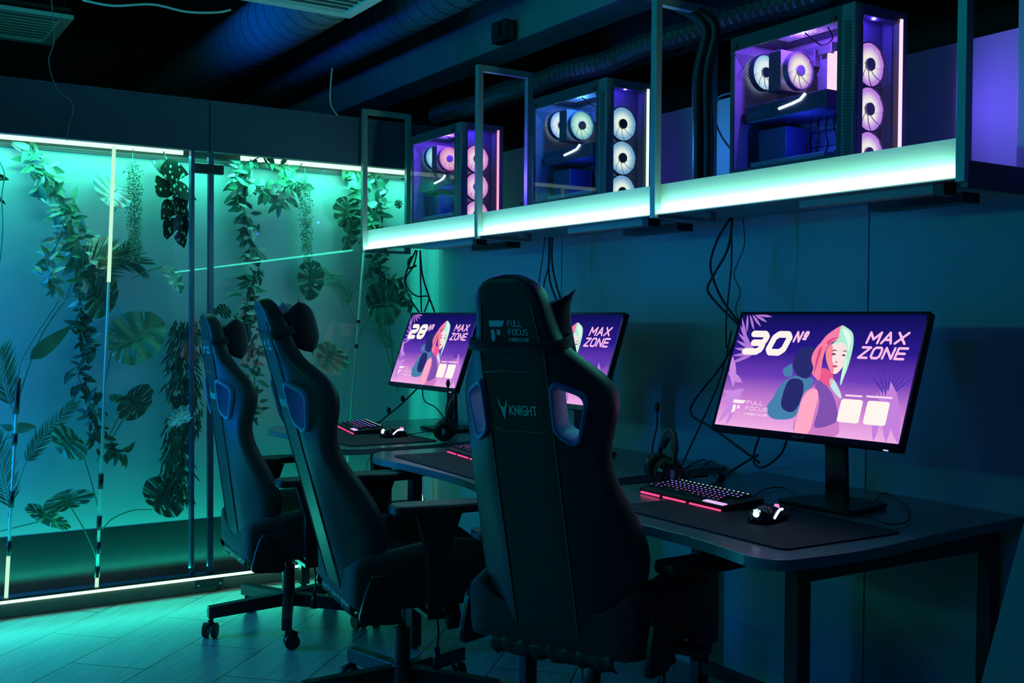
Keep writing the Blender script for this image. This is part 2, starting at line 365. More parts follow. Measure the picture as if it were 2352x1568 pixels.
# ------------------------------------------------------------------ plants
def leaf(mb, B, T, width, kind='lance', nrm=(1, 0, 0), fold=.25, droop=.12, slit=True):
    B, T = Vector(B), Vector(T); ax = T-B; L = ax.length; ax.normalize(); n = Vector(nrm); n = (n-ax*n.dot(ax)).normalized(); sd = n.cross(ax)
    if kind in ('lance', 'ovate'):
        K = 7; pk = .38 if kind == 'lance' else .32
        rows = []
        for i in range(K+1):
            t = i/K; wv = width/2*(math.sin(math.pi*t**(.75 if kind == 'lance' else .62))**.9 if 0 < t < 1 else 0)
            c = B+ax*L*t-n*(droop*L*t*t)
            rows.append((c+sd*wv+n*fold*wv, c, c-sd*wv+n*fold*wv))
        vs = [p for r in rows for p in r]; fs = []
        for i in range(K):
            for s_ in (0, 1): fs.append((i*3+s_, i*3+s_+1, i*3+4+s_, i*3+3+s_))
        mb.add(vs, fs); return
    # monstera: heart outline, slits between the ribs
    NT, NR = 60, 7; c0 = B+ax*L*.18
    for s_ in (1, -1):
        grid = []
        for i in range(NT+1):
            t = i/NT; th = R(168)*(1-t)
            Rr = (.50+.14*math.cos(th)+.07*math.sin(th)**2+.10*max(0, math.cos(th))**6)
            mx = math.cos(th)*Rr*L*.98+L*.14; my = math.sin(th)*Rr*width*1.02
            rib = L*(.80*t)
            row = []
            for k in range(NR+1):
                r = k/NR; x = rib*(1-r)+(mx+.12*L)*r; y = my*r
                row.append(c0+ax*(x-.12*L)+sd*s_*y+n*(fold*abs(y)-droop*(x/L)**2*L+.008*math.sin(t*32)*r))
            grid.append(row)
        vs = [p for row in grid for p in row]; fs = []
        for i in range(NT):
            for k in range(NR):
                ph = (i+(5 if s_ > 0 else 0)) % 13
                if slit and 8 <= i < NT-6 and ph == 12 and k >= 3+(i//13) % 2: continue
                if slit and 12 <= i < NT-12 and ph in (5, 6) and k in (2, 3) and (i//13) % 2: continue
                a = i*(NR+1)+k; fs.append((a, a+1, a+NR+2, a+NR+1))
        mb.add(vs, fs)
    mb.tube([B, c0+n*.002, c0+ax*L*.45+n*.004, c0+ax*L*.75+n*(.002-droop*.5*L)], [.003, .0025, .002, .001], 5)
def rnd(a, b): return random.uniform(a, b)
def vine(name, px, X, label, spread=.05, n=60, ll=.065, mats=(None, None), r=.003, wd=.36, cat='vine', kind='lance', pale=.25, down=.5, group=None, dx=.03):
    pts = cr([WX(*q, X) for q in px], 8); base = pts[0]
    t = thing(name, label, cat, base, group=group)
    MB().tube([p-base for p in pts], r, 6).build('stem', M_stem, t, smooth=True)
    mbs = [MB(), MB()]
    for i in range(n):
        u = rnd(0, len(pts)-1.001); k = int(u); p = pts[k].lerp(pts[k+1], u-k)-base
        a = rnd(0, 2*math.pi); d = Vector((rnd(-.25, .25), math.cos(a), math.sin(a)*.8-down)).normalized()
        off = Vector((rnd(-dx, dx), rnd(-1, 1)*spread, rnd(-1, 1)*spread*.5))*rnd(.2, 1)
        L = ll*rnd(.65, 1.25); B = p+off; T = B+d*L
        for q in (B, T): q.x = min(max(q.x, -5.02-base.x), -4.90-base.x)
        leaf(mbs[0 if random.random() > pale else 1], B, T, L*wd, kind, (1, rnd(-.6, .6), rnd(-.3, .9)))
        if off.length > .02: mbs[0].tube([p, p+off*.6, B], .0009, 4)
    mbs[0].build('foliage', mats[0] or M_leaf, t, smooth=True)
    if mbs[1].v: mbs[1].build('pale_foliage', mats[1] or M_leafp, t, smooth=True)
    return t
vine('vine_garland', [(70, 338), (95, 400), (140, 465), (165, 520), (180, 580), (200, 640), (205, 690)], -4.97, 'leafy garland running down from top left of the display, pale willow-like leaves', .055, 201, 0.066, pale=.3)
vine('vine_garland', [(150, 500), (130, 560), (112, 600), (118, 640), (138, 665)], -4.95, 'short side garland curling beside the long left garland, ending in pale pointed leaves', .03, 52, 0.062, pale=.35)
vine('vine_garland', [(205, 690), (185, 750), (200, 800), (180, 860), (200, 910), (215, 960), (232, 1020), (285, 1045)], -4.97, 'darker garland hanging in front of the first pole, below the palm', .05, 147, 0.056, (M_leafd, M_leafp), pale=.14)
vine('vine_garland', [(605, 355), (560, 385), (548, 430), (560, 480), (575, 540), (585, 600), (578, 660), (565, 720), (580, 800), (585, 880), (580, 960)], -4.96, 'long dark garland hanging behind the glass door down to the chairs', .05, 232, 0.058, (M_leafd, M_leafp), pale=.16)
vine('vine_garland', [(545, 440), (580, 425), (620, 445), (655, 425), (690, 430)], -4.94, 'horizontal swag of curly pale leaves across the top of the glass door', .045, 116, 0.056, (M_leaf, M_leafp), kind='ovate', wd=.6, pale=.35, down=0)
vine('vine_garland', [(640, 362), (655, 395), (660, 430), (648, 470)], -4.97, 'bunch of leaves hanging from the led strip over the swag', .03, 52, 0.066, (M_leaf, M_leafp), pale=.2)
vine('vine_garland', [(810, 390), (830, 430), (822, 470), (840, 510), (845, 545)], -4.97, 'green garland hanging beside the left shelf post', .045, 108, 0.062, (M_leaf, M_leafp), pale=.15)
vine('vine_garland', [(860, 395), (870, 440), (865, 500), (880, 560), (862, 620), (905, 650), (940, 700)], -4.99, 'sparse garland behind the left end of the shelf, trailing below it', .05, 108, 0.066, (M_leafd, M_leafp), pale=.1)
def tassel(px, X, rad, n, label):
    a, b = WX(*px[0], X), WX(*px[1], X); t = thing('hanging_string_plant', label, 'hanging plant', a)
    MB().tube([(0, 0, .05), (0, 0, 0), b-a], .0015, 5).build('stem', M_stem, t)
    mb = MB(); L = (b-a)
    for i in range(n):
        u = random.random()**.9; rr = rad*(1-.45*u)*min(1, .4+u*6)
        an = rnd(0, 6.283); p = L*u+Vector((math.cos(an)*rr*.6, math.sin(an)*rr, 0))*random.random()**.5
        d = Vector((rnd(-.4, .6), rnd(-1, 1), rnd(-.7, .7))).normalized()*rnd(.009, .017)
        s_ = d.cross(Vector((1, rnd(-.5, .5), rnd(-.5, .5)))).normalized()*.0028
        mb.add([p, p+d*.5+s_, p+d, p+d*.5-s_], [(0, 1, 2, 3)])
    mb.build('foliage', pm('string_plant_leaf', (.22, .45, .3), .4, var=.5, vscale=40), t)
tassel([(305, 368), (312, 600)], -4.94, .042, 1000, 'long fine-leaved string plant hanging left of the spotted leaves')
tassel([(700, 408), (706, 602)], -4.94, .040, 900, 'fine-leaved string plant hanging behind the glass door at the end of the swag')
def plant(name, label, cat, leaves, stems, X=-4.95, mat=None, kind='monstera', base=None, width=.9, mats=None, fold=.18, r=.0028):
    b0 = WX(*(base or (stems[0][0] if stems else leaves[0][:2])), X); t = thing(name, label, cat, b0)
    for s_ in stems:
        MB().tube([q-b0 for q in cr([WX(*q, X) for q in s_], 6)], r, 6).build('stem', M_stem, t, smooth=True)
    for i, l in enumerate(leaves):
        bx, by, tx, ty = l[:4]; wf = l[4] if len(l) > 4 else width; dx = l[5] if len(l) > 5 else rnd(-.02, .02)
        B = WX(bx, by, X+dx)-b0; T = WX(tx, ty, X+dx*.5)-b0; mt = (l[6] if len(l) > 6 else None) or mat or M_leaf; mb = MB()
        leaf(mb, B, T, (T-B).length*wf, kind, (1, rnd(-.25, .25), .9 if mt is M_leafp else rnd(-.1, .3)), fold=fold, droop=.08)
        mb.build('leaf', mt, t, smooth=True)
    return t
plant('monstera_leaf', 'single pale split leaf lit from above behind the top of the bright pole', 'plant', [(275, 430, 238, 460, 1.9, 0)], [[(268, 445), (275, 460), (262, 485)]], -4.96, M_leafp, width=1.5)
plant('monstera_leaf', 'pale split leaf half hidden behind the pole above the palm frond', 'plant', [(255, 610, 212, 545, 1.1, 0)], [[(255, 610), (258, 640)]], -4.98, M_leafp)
plant('spotted_begonia', 'hanging plant of dark spotted wing-shaped leaves left of the glass door', 'plant',
      [(395, 395, 347, 368, .75), (368, 385, 436, 400, .75, .02), (395, 430, 362, 450, .8), (390, 425, 455, 458, .6, .02), (400, 460, 372, 505, .75), (395, 465, 436, 500, .8), (385, 455, 360, 400, .7),
       (400, 500, 378, 545, .7), (405, 495, 432, 540, .75), (410, 530, 424, 570, .7), (392, 515, 382, 550, .7), (400, 400, 380, 440, .8), (408, 440, 425, 490, .8)],
      [[(375, 348), (388, 380), (395, 430), (405, 500), (412, 535)]], -4.94, M_spot, 'ovate', fold=.1)
plant('potted_monstera', 'split-leaf plant growing up the first pole with broad dark leaves', 'plant',
      [(255, 808, 372, 738, .75, .01), (205, 670, 262, 700, 1.5, 0, M_leafd), (290, 905, 330, 948, 1.5, 0, M_leafd), (250, 912, 292, 918, .4, .01), (178, 1000, 135, 1035, 1.6), (350, 1165, 405, 1110, 1.25, .01, M_leafd), (160, 1168, 150, 1128, 2.3, .0), (62, 1163, 160, 1212, .28, .01)],
      [[(222, 1300), (217, 1268), (190, 1210), (160, 1160)], [(224, 1160), (205, 1090), (178, 1005)], [(235, 1215), (260, 1190), (305, 1172), (350, 1170)], [(250, 1020), (285, 960), (312, 925)], [(240, 1000), (243, 880), (258, 800)], [(222, 1060), (300, 900)], [(0, 1220), (60, 1205), (120, 1190)]], -4.95)
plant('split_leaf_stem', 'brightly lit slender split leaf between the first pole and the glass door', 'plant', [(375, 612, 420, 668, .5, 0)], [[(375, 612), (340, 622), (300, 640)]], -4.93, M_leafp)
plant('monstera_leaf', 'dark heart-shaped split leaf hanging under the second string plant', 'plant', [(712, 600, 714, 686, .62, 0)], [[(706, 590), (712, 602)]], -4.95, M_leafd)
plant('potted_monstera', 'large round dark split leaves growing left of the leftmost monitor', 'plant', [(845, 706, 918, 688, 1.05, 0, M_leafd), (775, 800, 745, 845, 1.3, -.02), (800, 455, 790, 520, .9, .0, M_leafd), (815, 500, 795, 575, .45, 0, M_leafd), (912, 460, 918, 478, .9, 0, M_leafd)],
      [[(905, 860), (895, 760), (880, 700)], [(790, 830), (770, 805), (745, 790)], [(915, 900), (860, 720), (800, 640), (750, 630)], [(820, 780), (850, 720)]], -4.96)
plant('monstera_leaf', 'small group of round dark leaves above the leftmost chair', 'plant', [(505, 722, 525, 705, 1.2, 0, M_leafd), (490, 722, 496, 708, 1.1, 0, M_leafd), (455, 790, 425, 770, .7), (540, 760, 548, 720, .6), (728, 890, 736, 872, 1.0, 0, M_leafd)], [[(520, 800), (515, 760), (508, 722)]], -4.95, M_leaf)
plant('monstera_leaf', 'curled split leaf seen under the desks between chair and table leg', 'plant', [(835, 1105, 815, 1140, 1.6, 0), (850, 1115, 875, 1135, 1.2, 0)], [[(835, 1105), (845, 1060), (860, 1035)]], -4.95, M_leafp)
plant('broad_leaf_plant', 'long banana-like leaves and stalks growing up the leftmost pole', 'plant', [(68, 825, 170, 745, .28, 0), (30, 985, 85, 978, .5, 0), (30, 985, 0, 975, .6, 0)],
      [[(42, 900), (45, 840), (75, 780), (135, 690)], [(42, 920), (60, 860), (95, 770), (145, 695)], [(30, 1000), (10, 1010), (-10, 1030)], [(80, 978), (82, 1010)]], -4.96, M_leaf, 'ovate', r=.003)
def palm(stem, rach, n, ll, label, X=-4.95, mat=M_leaf, ang=38, side=0):
    b0 = WX(*stem[0], X); t = thing('palm_frond', label, 'plant', b0)
    R_ = cr([WX(*q, X) for q in rach], 8)
    MB().tube([q-b0 for q in cr([WX(*q, X) for q in stem], 5)]+[q-b0 for q in R_], .0022, 6).build('stem', M_stem, t, smooth=True)
    mb = MB()
    for i in range(n):
        u = (i+.5)/n*(len(R_)-1.01); k = int(u); p = R_[k].lerp(R_[k+1], u-k); d = (R_[min(k+1, len(R_)-1)]-R_[max(k-1, 0)]).normalized()
        f = i/n; L = ll*(.45+math.sin(math.pi*min(1, .15+f*.8))*.65)
        for s_ in ((1, -1) if not side else (side,)):
            nn = Vector((1, 0, 0)); sd = nn.cross(d)*s_; a = R(ang+rnd(-5, 5))*(1-.35*f); v = d*math.cos(a)+sd*math.sin(a)+Vector((rnd(-.08, .08), 0, -.12))
            T = p+v*L; T.x = min(max(T.x, -5.02), -4.90); leaf(mb, p-b0, T-b0, .0068, 'lance', (1, rnd(-.4, .4), .2), .2, .05)
    mb.build('foliage', mat, t, smooth=True)
palm([(145, 700), (170, 640)], [(170, 640), (215, 600), (270, 590), (320, 605)], 34, .13, 'wide dark palm frond crossing the bright pole', -4.94, M_leafd)
palm([(150, 690), (165, 670)], [(165, 670), (205, 640), (250, 615), (300, 560)], 26, .09, 'second palm frond fanning up behind the bright pole', -4.99, M_leafd)
palm([(38, 985), (25, 930)], [(25, 930), (10, 870), (0, 800)], 24, .12, 'palm frond at the left edge beside the leftmost pole', -4.94)
palm([(18, 1190), (22, 1165)], [(22, 1165), (5, 1090), (-10, 1010)], 24, .12, 'lower palm frond at the left edge above the floor strip', -4.94)
palm([(34, 1130), (60, 1060)], [(60, 1060), (100, 1000), (170, 925)], 24, .07, 'light feathery palm frond right of the leftmost pole', -4.96)
palm([(940, 840), (905, 800)], [(905, 800), (870, 740), (850, 600)], 20, .07, 'faint palm frond between the round leaf and the leftmost monitor', -5.0)
palm([(830, 760), (800, 700)], [(800, 700), (790, 660), (742, 622)], 16, .07, 'thin arching frond behind glass, left of the round dark leaf', -5.0)
def fern(px, X, rad, n, label):
    P = cr([WX(*q, X) for q in px], 6); b0 = P[0]; t = thing('hanging_fern', label, 'hanging plant', b0)
    MB().tube([p-b0 for p in P], .003, 6).build('stem', M_stem, t)
    mb = MB()
    for i in range(n):
        u = rnd(0, len(P)-1.01); k = int(u); p = P[k].lerp(P[k+1], u-k)-b0; s_ = rnd(-1, 1)
        q = p+Vector((rnd(-.03, .03), s_*rad*rnd(.3, 1), rnd(-.03, .03))); T = q+Vector((rnd(-.02, .02), s_*.02+rnd(-.02, .02), -rnd(.03, .06)))
        leaf(mb, q, T, .0085, 'lance', (1, rnd(-.5, .5), rnd(-.2, .5)), .2, .1)
    mb.build('foliage', M_leafd, t, smooth=True)
fern([(430, 740), (418, 850), (425, 950), (405, 1050), (412, 1140)], -4.945, .08, 950, 'bushy dark fern hanging left of the glass door joint, behind the leftmost chair')
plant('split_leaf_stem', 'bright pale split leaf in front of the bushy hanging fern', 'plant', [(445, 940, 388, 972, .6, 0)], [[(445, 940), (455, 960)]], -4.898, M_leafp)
plant('dark_leaf_twig', 'dark pointed leaves cut by the left frame edge near the top', 'plant', [(-12, 405, 22, 412, .5, 0), (-8, 450, 14, 470, .3, 0)], [[(-4, 365), (10, 400), (4, 450), (6, 520), (0, 600)]], -4.93, M_spot, 'ovate')
# tubes standing in the bay: strip light painted as glow, black sleeves
def pole(top, bot, X, sleeves, litto, label, r=.008, low=None):
    a, b = WX(*top, X), WX(*bot, X); a.z = min(a.z, 2.0); b.z = max(b.z, .07); t = thing('display_pole', label, 'pole', b); d = a-b
    def at(py): return d*((bot[1]-py)/(bot[1]-top[1]))
    MB().cyl((0, 0, 0), d, r*.8, n=14).build('tube', M_pole, t, smooth=True)
    if litto: MB().cyl(at(litto), d, r, n=14).build('painted_lit_section', M_poleglow, t, smooth=True)
    if low: MB().cyl(at(low[1]), at(low[0]), r, n=14).build('painted_lit_foot', M_poleglow, t, smooth=True)
    for s0, s1 in sleeves:
        MB().cyl(at(s1), at(s0), r*1.35, n=14).build('sleeve', M_sleeve, t, smooth=True)
pole((262, 328), (222, 1348), -4.915, [(1085, 1120), (1183, 1215), (1243, 1270), (1300, 1325)], 640, 'tall pole with light painted as white glow at the top, nearest the glass door', low=(1325, 1348))
pole((42, 868), (14, 1372), -4.915, [(868, 950), (995, 1022), (1128, 1165), (1242, 1275)], None, 'leftmost pole with black sleeves and a foot painted as lit', low=(1278, 1372))
pole((838, 545), (798, 1060), -4.915, [(735, 742), (790, 800)], None, 'dim pole standing left of the leftmost monitor', r=.007)
pole((955, 1070), (978, 1188), -4.93, [], 1188, 'short rod with painted glow seen low between the table legs', r=.005)

# ------------------------------------------------------------------ overhead: ducts, beam, hoses, vents
def duct(y, z, r, label):
    t = thing('round_duct', label, 'duct', (-4, y, z))
    MB().cyl((-3.9, 0, 0), (3.4, 0, 0), r, n=40).build('pipe', M_duct, t, smooth=True)
    mb = MB()
    x = -3.8
    while x < 3.3:
        mb.tube([(x+.02*math.cos(a)*0+.06*(a/6.283), math.cos(a)*(r+.001), math.sin(a)*(r+.001)) for a in [i*6.283/32 for i in range(33)]], .0022, 4); x += .12
    o = mb.build('spiral_seam', pm('duct_seam_dark', (.05, .06, .07), .5), t); o['kind'] = 'stuff'
duct(-.65, 2.83, .16, 'thick round spiral duct running under the black ceiling')
duct(-.16, 2.82, .105, 'thinner round duct running parallel beside the thick one')
struct('trim_5', MB().box(-7.9, 1.5, .13, .34, 2.6, 3.2), M_beam, bevel=.01)
struct('trim_6', MB().box(-7.9, 1.5, 1.0, 1.25, 2.7, 3.2), M_beam, bevel=.01)
hs = MB(); N = 230
hs.tube([(-5.1+i*4.2/N, .09+.01*math.sin(i*.1), 2.345+.006*math.sin(i*.21)) for i in range(N+1)], [.045+.007*(i % 2) for i in range(N+1)], 12)
tag(hs.build('corrugated_hose', pm('black_hose', (.03, .035, .045), .35), smooth=False), 'black corrugated hose running above the computer cases', 'hose')
def vent(x0, x1, y0, y1, z, label):
    t = thing('ceiling_vent', label, 'vent', ((x0+x1)/2, (y0+y1)/2, z)); hx, hy = (x1-x0)/2, (y1-y0)/2
    f = MB(); w_ = .05
    f.box(-hx, hx, -hy, -hy+w_, 0, .02); f.box(-hx, hx, hy-w_, hy, 0, .02); f.box(-hx, -hx+w_, -hy+w_, hy-w_, 0, .02); f.box(hx-w_, hx, -hy+w_, hy-w_, 0, .02)
    f.build('frame', M_vent, t, bevel=.003)
    n = 9
    for i in range(n):
        x = -hx+w_+(2*hx-2*w_)*(i+.5)/n; M = Matrix.Translation((x, 0, .018)) @ Matrix.Rotation(R(38), 4, 'Y')
        MB().box(-.022, .022, -hy+w_, hy-w_, -.0015, .0015, M).build('slat', M_vent, t)
    MB().box(-hx+.01, hx-.01, -hy+.01, hy-.01, .035, .05).build('duct_box', M_ceil, t)
    for sx in (-1, 1):
        for sy in (-1, 1): MB().cyl((sx*(hx-.03), sy*(hy-.03), .02), (sx*(hx-.03), sy*(hy-.03), (.075 if sy > 0 and x0 > -5 else 3.2-z)), .003, n=6).build('hanger_rod', M_dtube, t)
vent(-5.75, -5.18, -2.30, -1.72, 2.6, 'white square ceiling vent grille at the top left corner')
vent(-4.47, -3.90, -1.25, -.685, 2.6, 'white square ceiling vent grille under the thick duct')
def cable(name, pts, r, label, cat='cable', mat=M_cable, seg=6, group=None):
    P = cr(pts, seg); b = P[0].copy(); o = MB().tube([p-b for p in P], r, 8).build(name, mat, smooth=True, loc=b); tag(o, label, cat, group); return o
cable('wire', [WX(190, 0, -4.6), WX(260, 13, -4.6), WX(350, 10, -4.6), WX(430, 27, -4.6), WX(500, 28, -4.6), WX(530, 22, -4.6)], .005, 'pale cable sagging under the ceiling at the top left', mat=M_vent)
cable('wire', [WX(118, -5, -4.8), WX(125, 90, -4.83), WX(112, 140, -4.86), WX(130, 200, -4.86), WX(168, 240, -4.865), WX(158, 290, -4.872), WX(153, 322, -4.872)], .0022, 'thin dark wire hanging over the header at the left', mat=M_gcable)
cable('wire', [WX(763, 155, -4.9), WX(759, 200, -4.9), WX(760, 240, -4.9), WX(775, 265, -4.87)], .004, 'short pale wire drooping from the duct onto the end of the header', mat=M_vent)
mb = MB(); b = WX(875, 195, -4.7); mb.box(-.06, .06, -.03, .03, -.05, .05); mb.box(-.03, .03, -.05, -.03, -.03, .03)
tag(mb.build('junction_box', M_dtube, loc=(b.x+.3, .08, 2.64), bevel=.004), 'small dark junction box on the face of the ceiling beam', 'junction box')
# cable trunk coming down behind the shelf
b0 = Vector((-2.632, -.272, 1.636))
tr = thing('cable_bundle', 'thick bundle of black braided cables dropping from the ceiling behind the shelf', 'cable bundle', b0)
for k, (dx, dy, r_) in enumerate(((0, 0, .017), (.030, .012, .014), (-.022, .016, .008), (.012, .034, .013))):
    o_ = Vector((dx, dy, 0)); pts = [o_, o_+Vector((.003*k, 0, .2)), o_+Vector((-.004, 0, .42)), WY(1622, 75, -.272)-b0+o_, WY(1598, 38, -.28)-b0+o_, WY(1545, 12, -.27)-b0+o_, WY(1480, -12, -.29)-b0+o_, WY(1400, -50, -.29)-b0+o_]
    P_ = cr(pts, 24); MB().tube(P_, [r_*(1+(.07 if k != 2 else 0)*(i % 2)) for i in range(len(P_))], 8).build('cable', M_gcable if k == 2 else M_cable, tr, smooth=True)

# ------------------------------------------------------------------ shelf with frames
sh = thing('light_shelf', 'long wall shelf with glowing teal front panel carrying the computer cases', 'shelf', (-3.19, 0, 1.6))
def LS(x): return x+3.19
MB().box(LS(-4.85), LS(-1.54), -.42, -.002, .015, .035).build('deck', M_shelf, sh, bevel=.002)
MB().box(LS(-4.85), LS(-1.54), -.428, -.4202, .0, .092).build('front_board', M_board, sh)
MB().box(LS(-4.845), LS(-1.545), -.4440, -.4405, -.001, .002).build('light_strip', M_shelfled, sh)
MB().box(LS(-4.85), LS(-1.54), -.441, -.40, -.006, -.002).build('bottom_rail', M_tube, sh)
for i in range(3):
    x0 = LS(-4.85+1.1*i+.02); 
    MB().box(x0+.55, x0+1.0, -.40, -.36, -.028, -.004).build('driver_channel', M_shelf, sh, bevel=.002)
    MB().box(x0+.98, x0+1.01, -.405, -.355, -.034, 0).build('bracket', M_black, sh)
    MB().box(x0+.62, x0+.92, -.20, -.13, -.03, -.004).build('cable_outlet', M_black, sh)
MB().box(LS(-1.55), LS(-1.53), -.44, 0, -.03, .035).build('end_bar', M_dtube, sh, bevel=.002)
for i, nm in enumerate(('leftmost metal loop frame on the shelf, at the end by the glass', 'second metal loop frame on the shelf, in front of the pink-lit case', 'third metal loop frame on the shelf, beside the thick cable bundle', 'rightmost metal loop frame on the shelf, right of the violet-lit case')):
    x = -4.843+1.1*i; t = thing('metal_frame', nm, 'frame', (x, -.315, 1.585), group=None); s_ = .0125
    MB().box(-s_, s_, -.139, -.139+2*s_, 0, .70).build('front_post', M_tube, t, bevel=.001)
    MB().box(-s_, s_, .125-2*s_, .125, 0, .70).build('rear_post', M_tube, t, bevel=.001)
    MB().box(-s_, s_, -.139+2*s_, .125-2*s_, .70-2*s_, .70).build('top_bar', M_tube, t)
    MB().box(-s_, s_, -.139+2*s_, .125-2*s_, 0, .012).build('bottom_bar', M_tube, t)

# ------------------------------------------------------------------ computer cases
LX, WD, HT = .458, .20, .455
def disc(mb, c, r0, r1, x, n=36):
    vs = [(x, c[0]+math.cos(2*math.pi*i/n)*r, c[1]+math.sin(2*math.pi*i/n)*r) for r in (r0, r1) for i in range(n)]
    mb.add(vs, [(i, (i+1) % n, (i+1) % n+n, i+n) for i in range(n)])
def fan(t, x, y, z, r, glow, hubm, inner=None):
    """axial fan facing +x: ring frame, curved blades, hub"""
    f = MB(); n = 36
    for x0, x1, ra, rb in ((-.012, .006, r+.0005, r+.0005),):
        vs = [(xx, math.cos(2*math.pi*i/n)*q, math.sin(2*math.pi*i/n)*q) for xx, q in ((x0, ra+.003), (x1, ra+.003), (x1, rb), (x0, rb)) for i in range(n)]
        f.add(vs, [(k*n+i, k*n+(i+1) % n, ((k+1) % 4)*n+(i+1) % n, ((k+1) % 4)*n+i) for k in range(4) for i in range(n)])
    fo = f.build('fan', pm('fan_frame', (.12, .10, .2), .4), t, smooth=False, loc=(x, y, z))
    b = MB(); nb = 9; NS = 5
    for k in range(nb):
        a0 = 2*math.pi*k/nb; rows = []
        for j in range(6):
            rr = r*(.3+.7*j/5); am = a0+.35*j/5
            for q in range(NS+1):
                w_ = -.345+.69*q/NS; rows.append((.003-.0025*q/NS, math.cos(am+w_)*rr, math.sin(am+w_)*rr))
        b.add(rows, [(j*(NS+1)+q, j*(NS+1)+q+1, (j+1)*(NS+1)+q+1, (j+1)*(NS+1)+q) for j in range(5) for q in range(NS)])
    b.build('blades', glow, fo)
    MB().cyl((-.012, 0, 0), (.009, 0, 0), r*.30, n=28).build('hub', hubm, fo, bevel=.001)
def pc(x, z, pal, label, sub=(0, 0)):
    t = thing('computer_case', label, 'computer', (x-LX, -.398, z))
    inner, outer, bar, rear_in, rear_out, amb, ap, cool_in, cool_out = pal[:9]
    k = label[:9]+str(round(x, 2))
    g_front = ramp_em('fan_glow_'+k, [(0, inner), (.30, inner), (.85, outer)], 'R', .014, .056, 1.15)
    g_rear = ramp_em('rear_fan_glow_'+k, [(0, rear_in), (.45, rear_in), (.95, rear_out)], 'R', .012, .052, 1.1)
    g_cool = ramp_em('cooler_glow_'+k, [(0, cool_in), (.4, cool_in), (.95, cool_out)], 'R', .012, .054, 1.1)
    hubm = pm('fan_hub', (.25, .22, .4), .5); hubb = pm('fan_hub_dark', (.02, .03, .04), .5)
    case = pm('case_blue_grey_metal', (.10, .13, .17), .4, .3); inn = pm('case_interior_paint', (.42, .42, .5), .45)
    s = MB(); s.box(0, LX-.03, 0, WD, HT-.012, HT); s.build('top_panel', case, t, bevel=.002)
    # mesh grille of the top, seen from below through the glass
    g = MB()
    for i in range(26):
        xx = .12+i*.010; g.box(xx, xx+.003, .02, .11, HT-.018, HT-.0125)
    for i in range(8): g.box(.12, .38, .02+i*.012, .022+i*.012, HT-.019, HT-.0135)
    g.build('top_grille', pm('grille_light', (.8, .8, .85), .5), t)
    MB().box(0, LX-.03, 0, WD, 0, .014).build('bottom_panel', case, t, bevel=.002)
    MB().box(0, .012, 0, WD, .014, HT-.012).build('rear_panel', inn, t)
    MB().box(.012, LX-.03, WD-.012, WD, .014, HT-.012).build('far_side_panel', inn, t)
    # side frame: bezel around the glass
    fr = MB(); fr.box(.0, LX-.045, -.006, .0, HT-.04, HT); fr.box(0, LX-.045, -.006, 0, 0, .085-.02); fr.box(0, .014, -.006, 0, .065, HT-.04); fr.box(LX-.058, LX-.045, -.006, 0, .065, HT-.04)
    fr.build('side_bezel', pm('case_dark_bezel', (.03, .05, .07), .3), t, bevel=.001)
    MB().box(.014, LX-.058, -.005, -.002, .065, HT-.04).build('glass_side', M_pcglass, t)
    for xx in (.02, LX-.07):
        for zz in (HT-.032,): MB().cyl((xx, -.012, zz), (xx, -.006, zz), .009, n=16).build('thumb_screw', M_black, t)
    # front shroud with slots
    f = MB(); f.box(LX-.045, LX, -.006, .004, 0, HT); f.box(LX-.03, LX, .004, .028, 0, HT); f.box(LX-.03, LX, WD-.022, WD+.006, 0, HT); f.box(LX-.03, LX, .028, WD-.022, HT-.03, HT); f.box(LX-.03, LX, .028, WD-.022, 0, .02)
    f.build('front_panel', case, t, bevel=.002)
    sl = MB()
    for i in range(44):
        zz = .04+i*.0085; M = Matrix.Translation((LX-.022, -.0065, zz)) @ Matrix.Rotation(R(12), 4, 'Y'); sl.box(-.011, .011, -.0006, .0006, -.0022, .0022, M)
    sl.build('vent_slots', M_black, t)
    MB().box(LX-.008, LX-.004, .028, WD-.022, .02, HT-.03).build('front_glass', M_pcglass, t)
    MB().box(LX-.002, LX+.004, WD-.026, WD-.018, .02, HT-.02).build('light_bar', bar, t)
    fp = MB(); fp.box(LX-.075, LX-.068, .014, WD-.014, .014, HT-.014); fp.build('fan_mount', pm('case_inner_dark', (.2, .2, .3), .5), t)
    for zz in (.308, .189, .070): fan(t, LX-.033, .090, zz, .0575, g_front, hubm if sub[0] == 0 else hubb)
    # interior
    MB().box(.03, .36, WD-.022, WD-.016, .13, HT-.03).build('motherboard', pm('motherboard_board', (.2, .2, .3), .45, var=.5, vscale=90), t)
    mbp = MB()
    for (a, b_, c, d) in ((.10, .18, .36, .41), (.19, .24, .39, .42), (.30, .33, .2, .40), (.08, .28, .17, .185), (.08, .28, .205, .215)): mbp.box(a, b_, WD-.045, WD-.022, c, d)
    mbp.build('board_parts', pm('board_metal', (.25, .25, .32), .3, .6), t, bevel=.002)
    fan(t, .035, .10, .362, .051, g_rear, hubm)
    gr = MB()
    for i in range(-6, 7):
        for s_ in (1, -1):
            a = Vector((.014, .10+i*.011-.04*s_, .332)); b_ = Vector((.014, .10+i*.011+.04*s_, .412)); gr.cyl(a, b_, .0009, n=4, cap=False)
    gr.build('rear_grille', M_chrome, t)
    co_ = MB()
    for i in range(14): co_.box(.105+i*.0035, .106+i*.0035, .045, .15, .285, .40)
    co_.build('cooler_fins', pm('cooler_fin_grey', (.3, .3, .36), .4, .2), t)
    fan(t, .176, .095, .340, .052, g_cool, hubm if sub[1] == 0 else hubb)
    for i in range(2):
        MB().box(.236+i*.024, .246+i*.024, .142, .164, .262, .385).build('memory_stick', em('ram_glow_'+k, bar_col(pal), 1.3), t, bevel=.002)
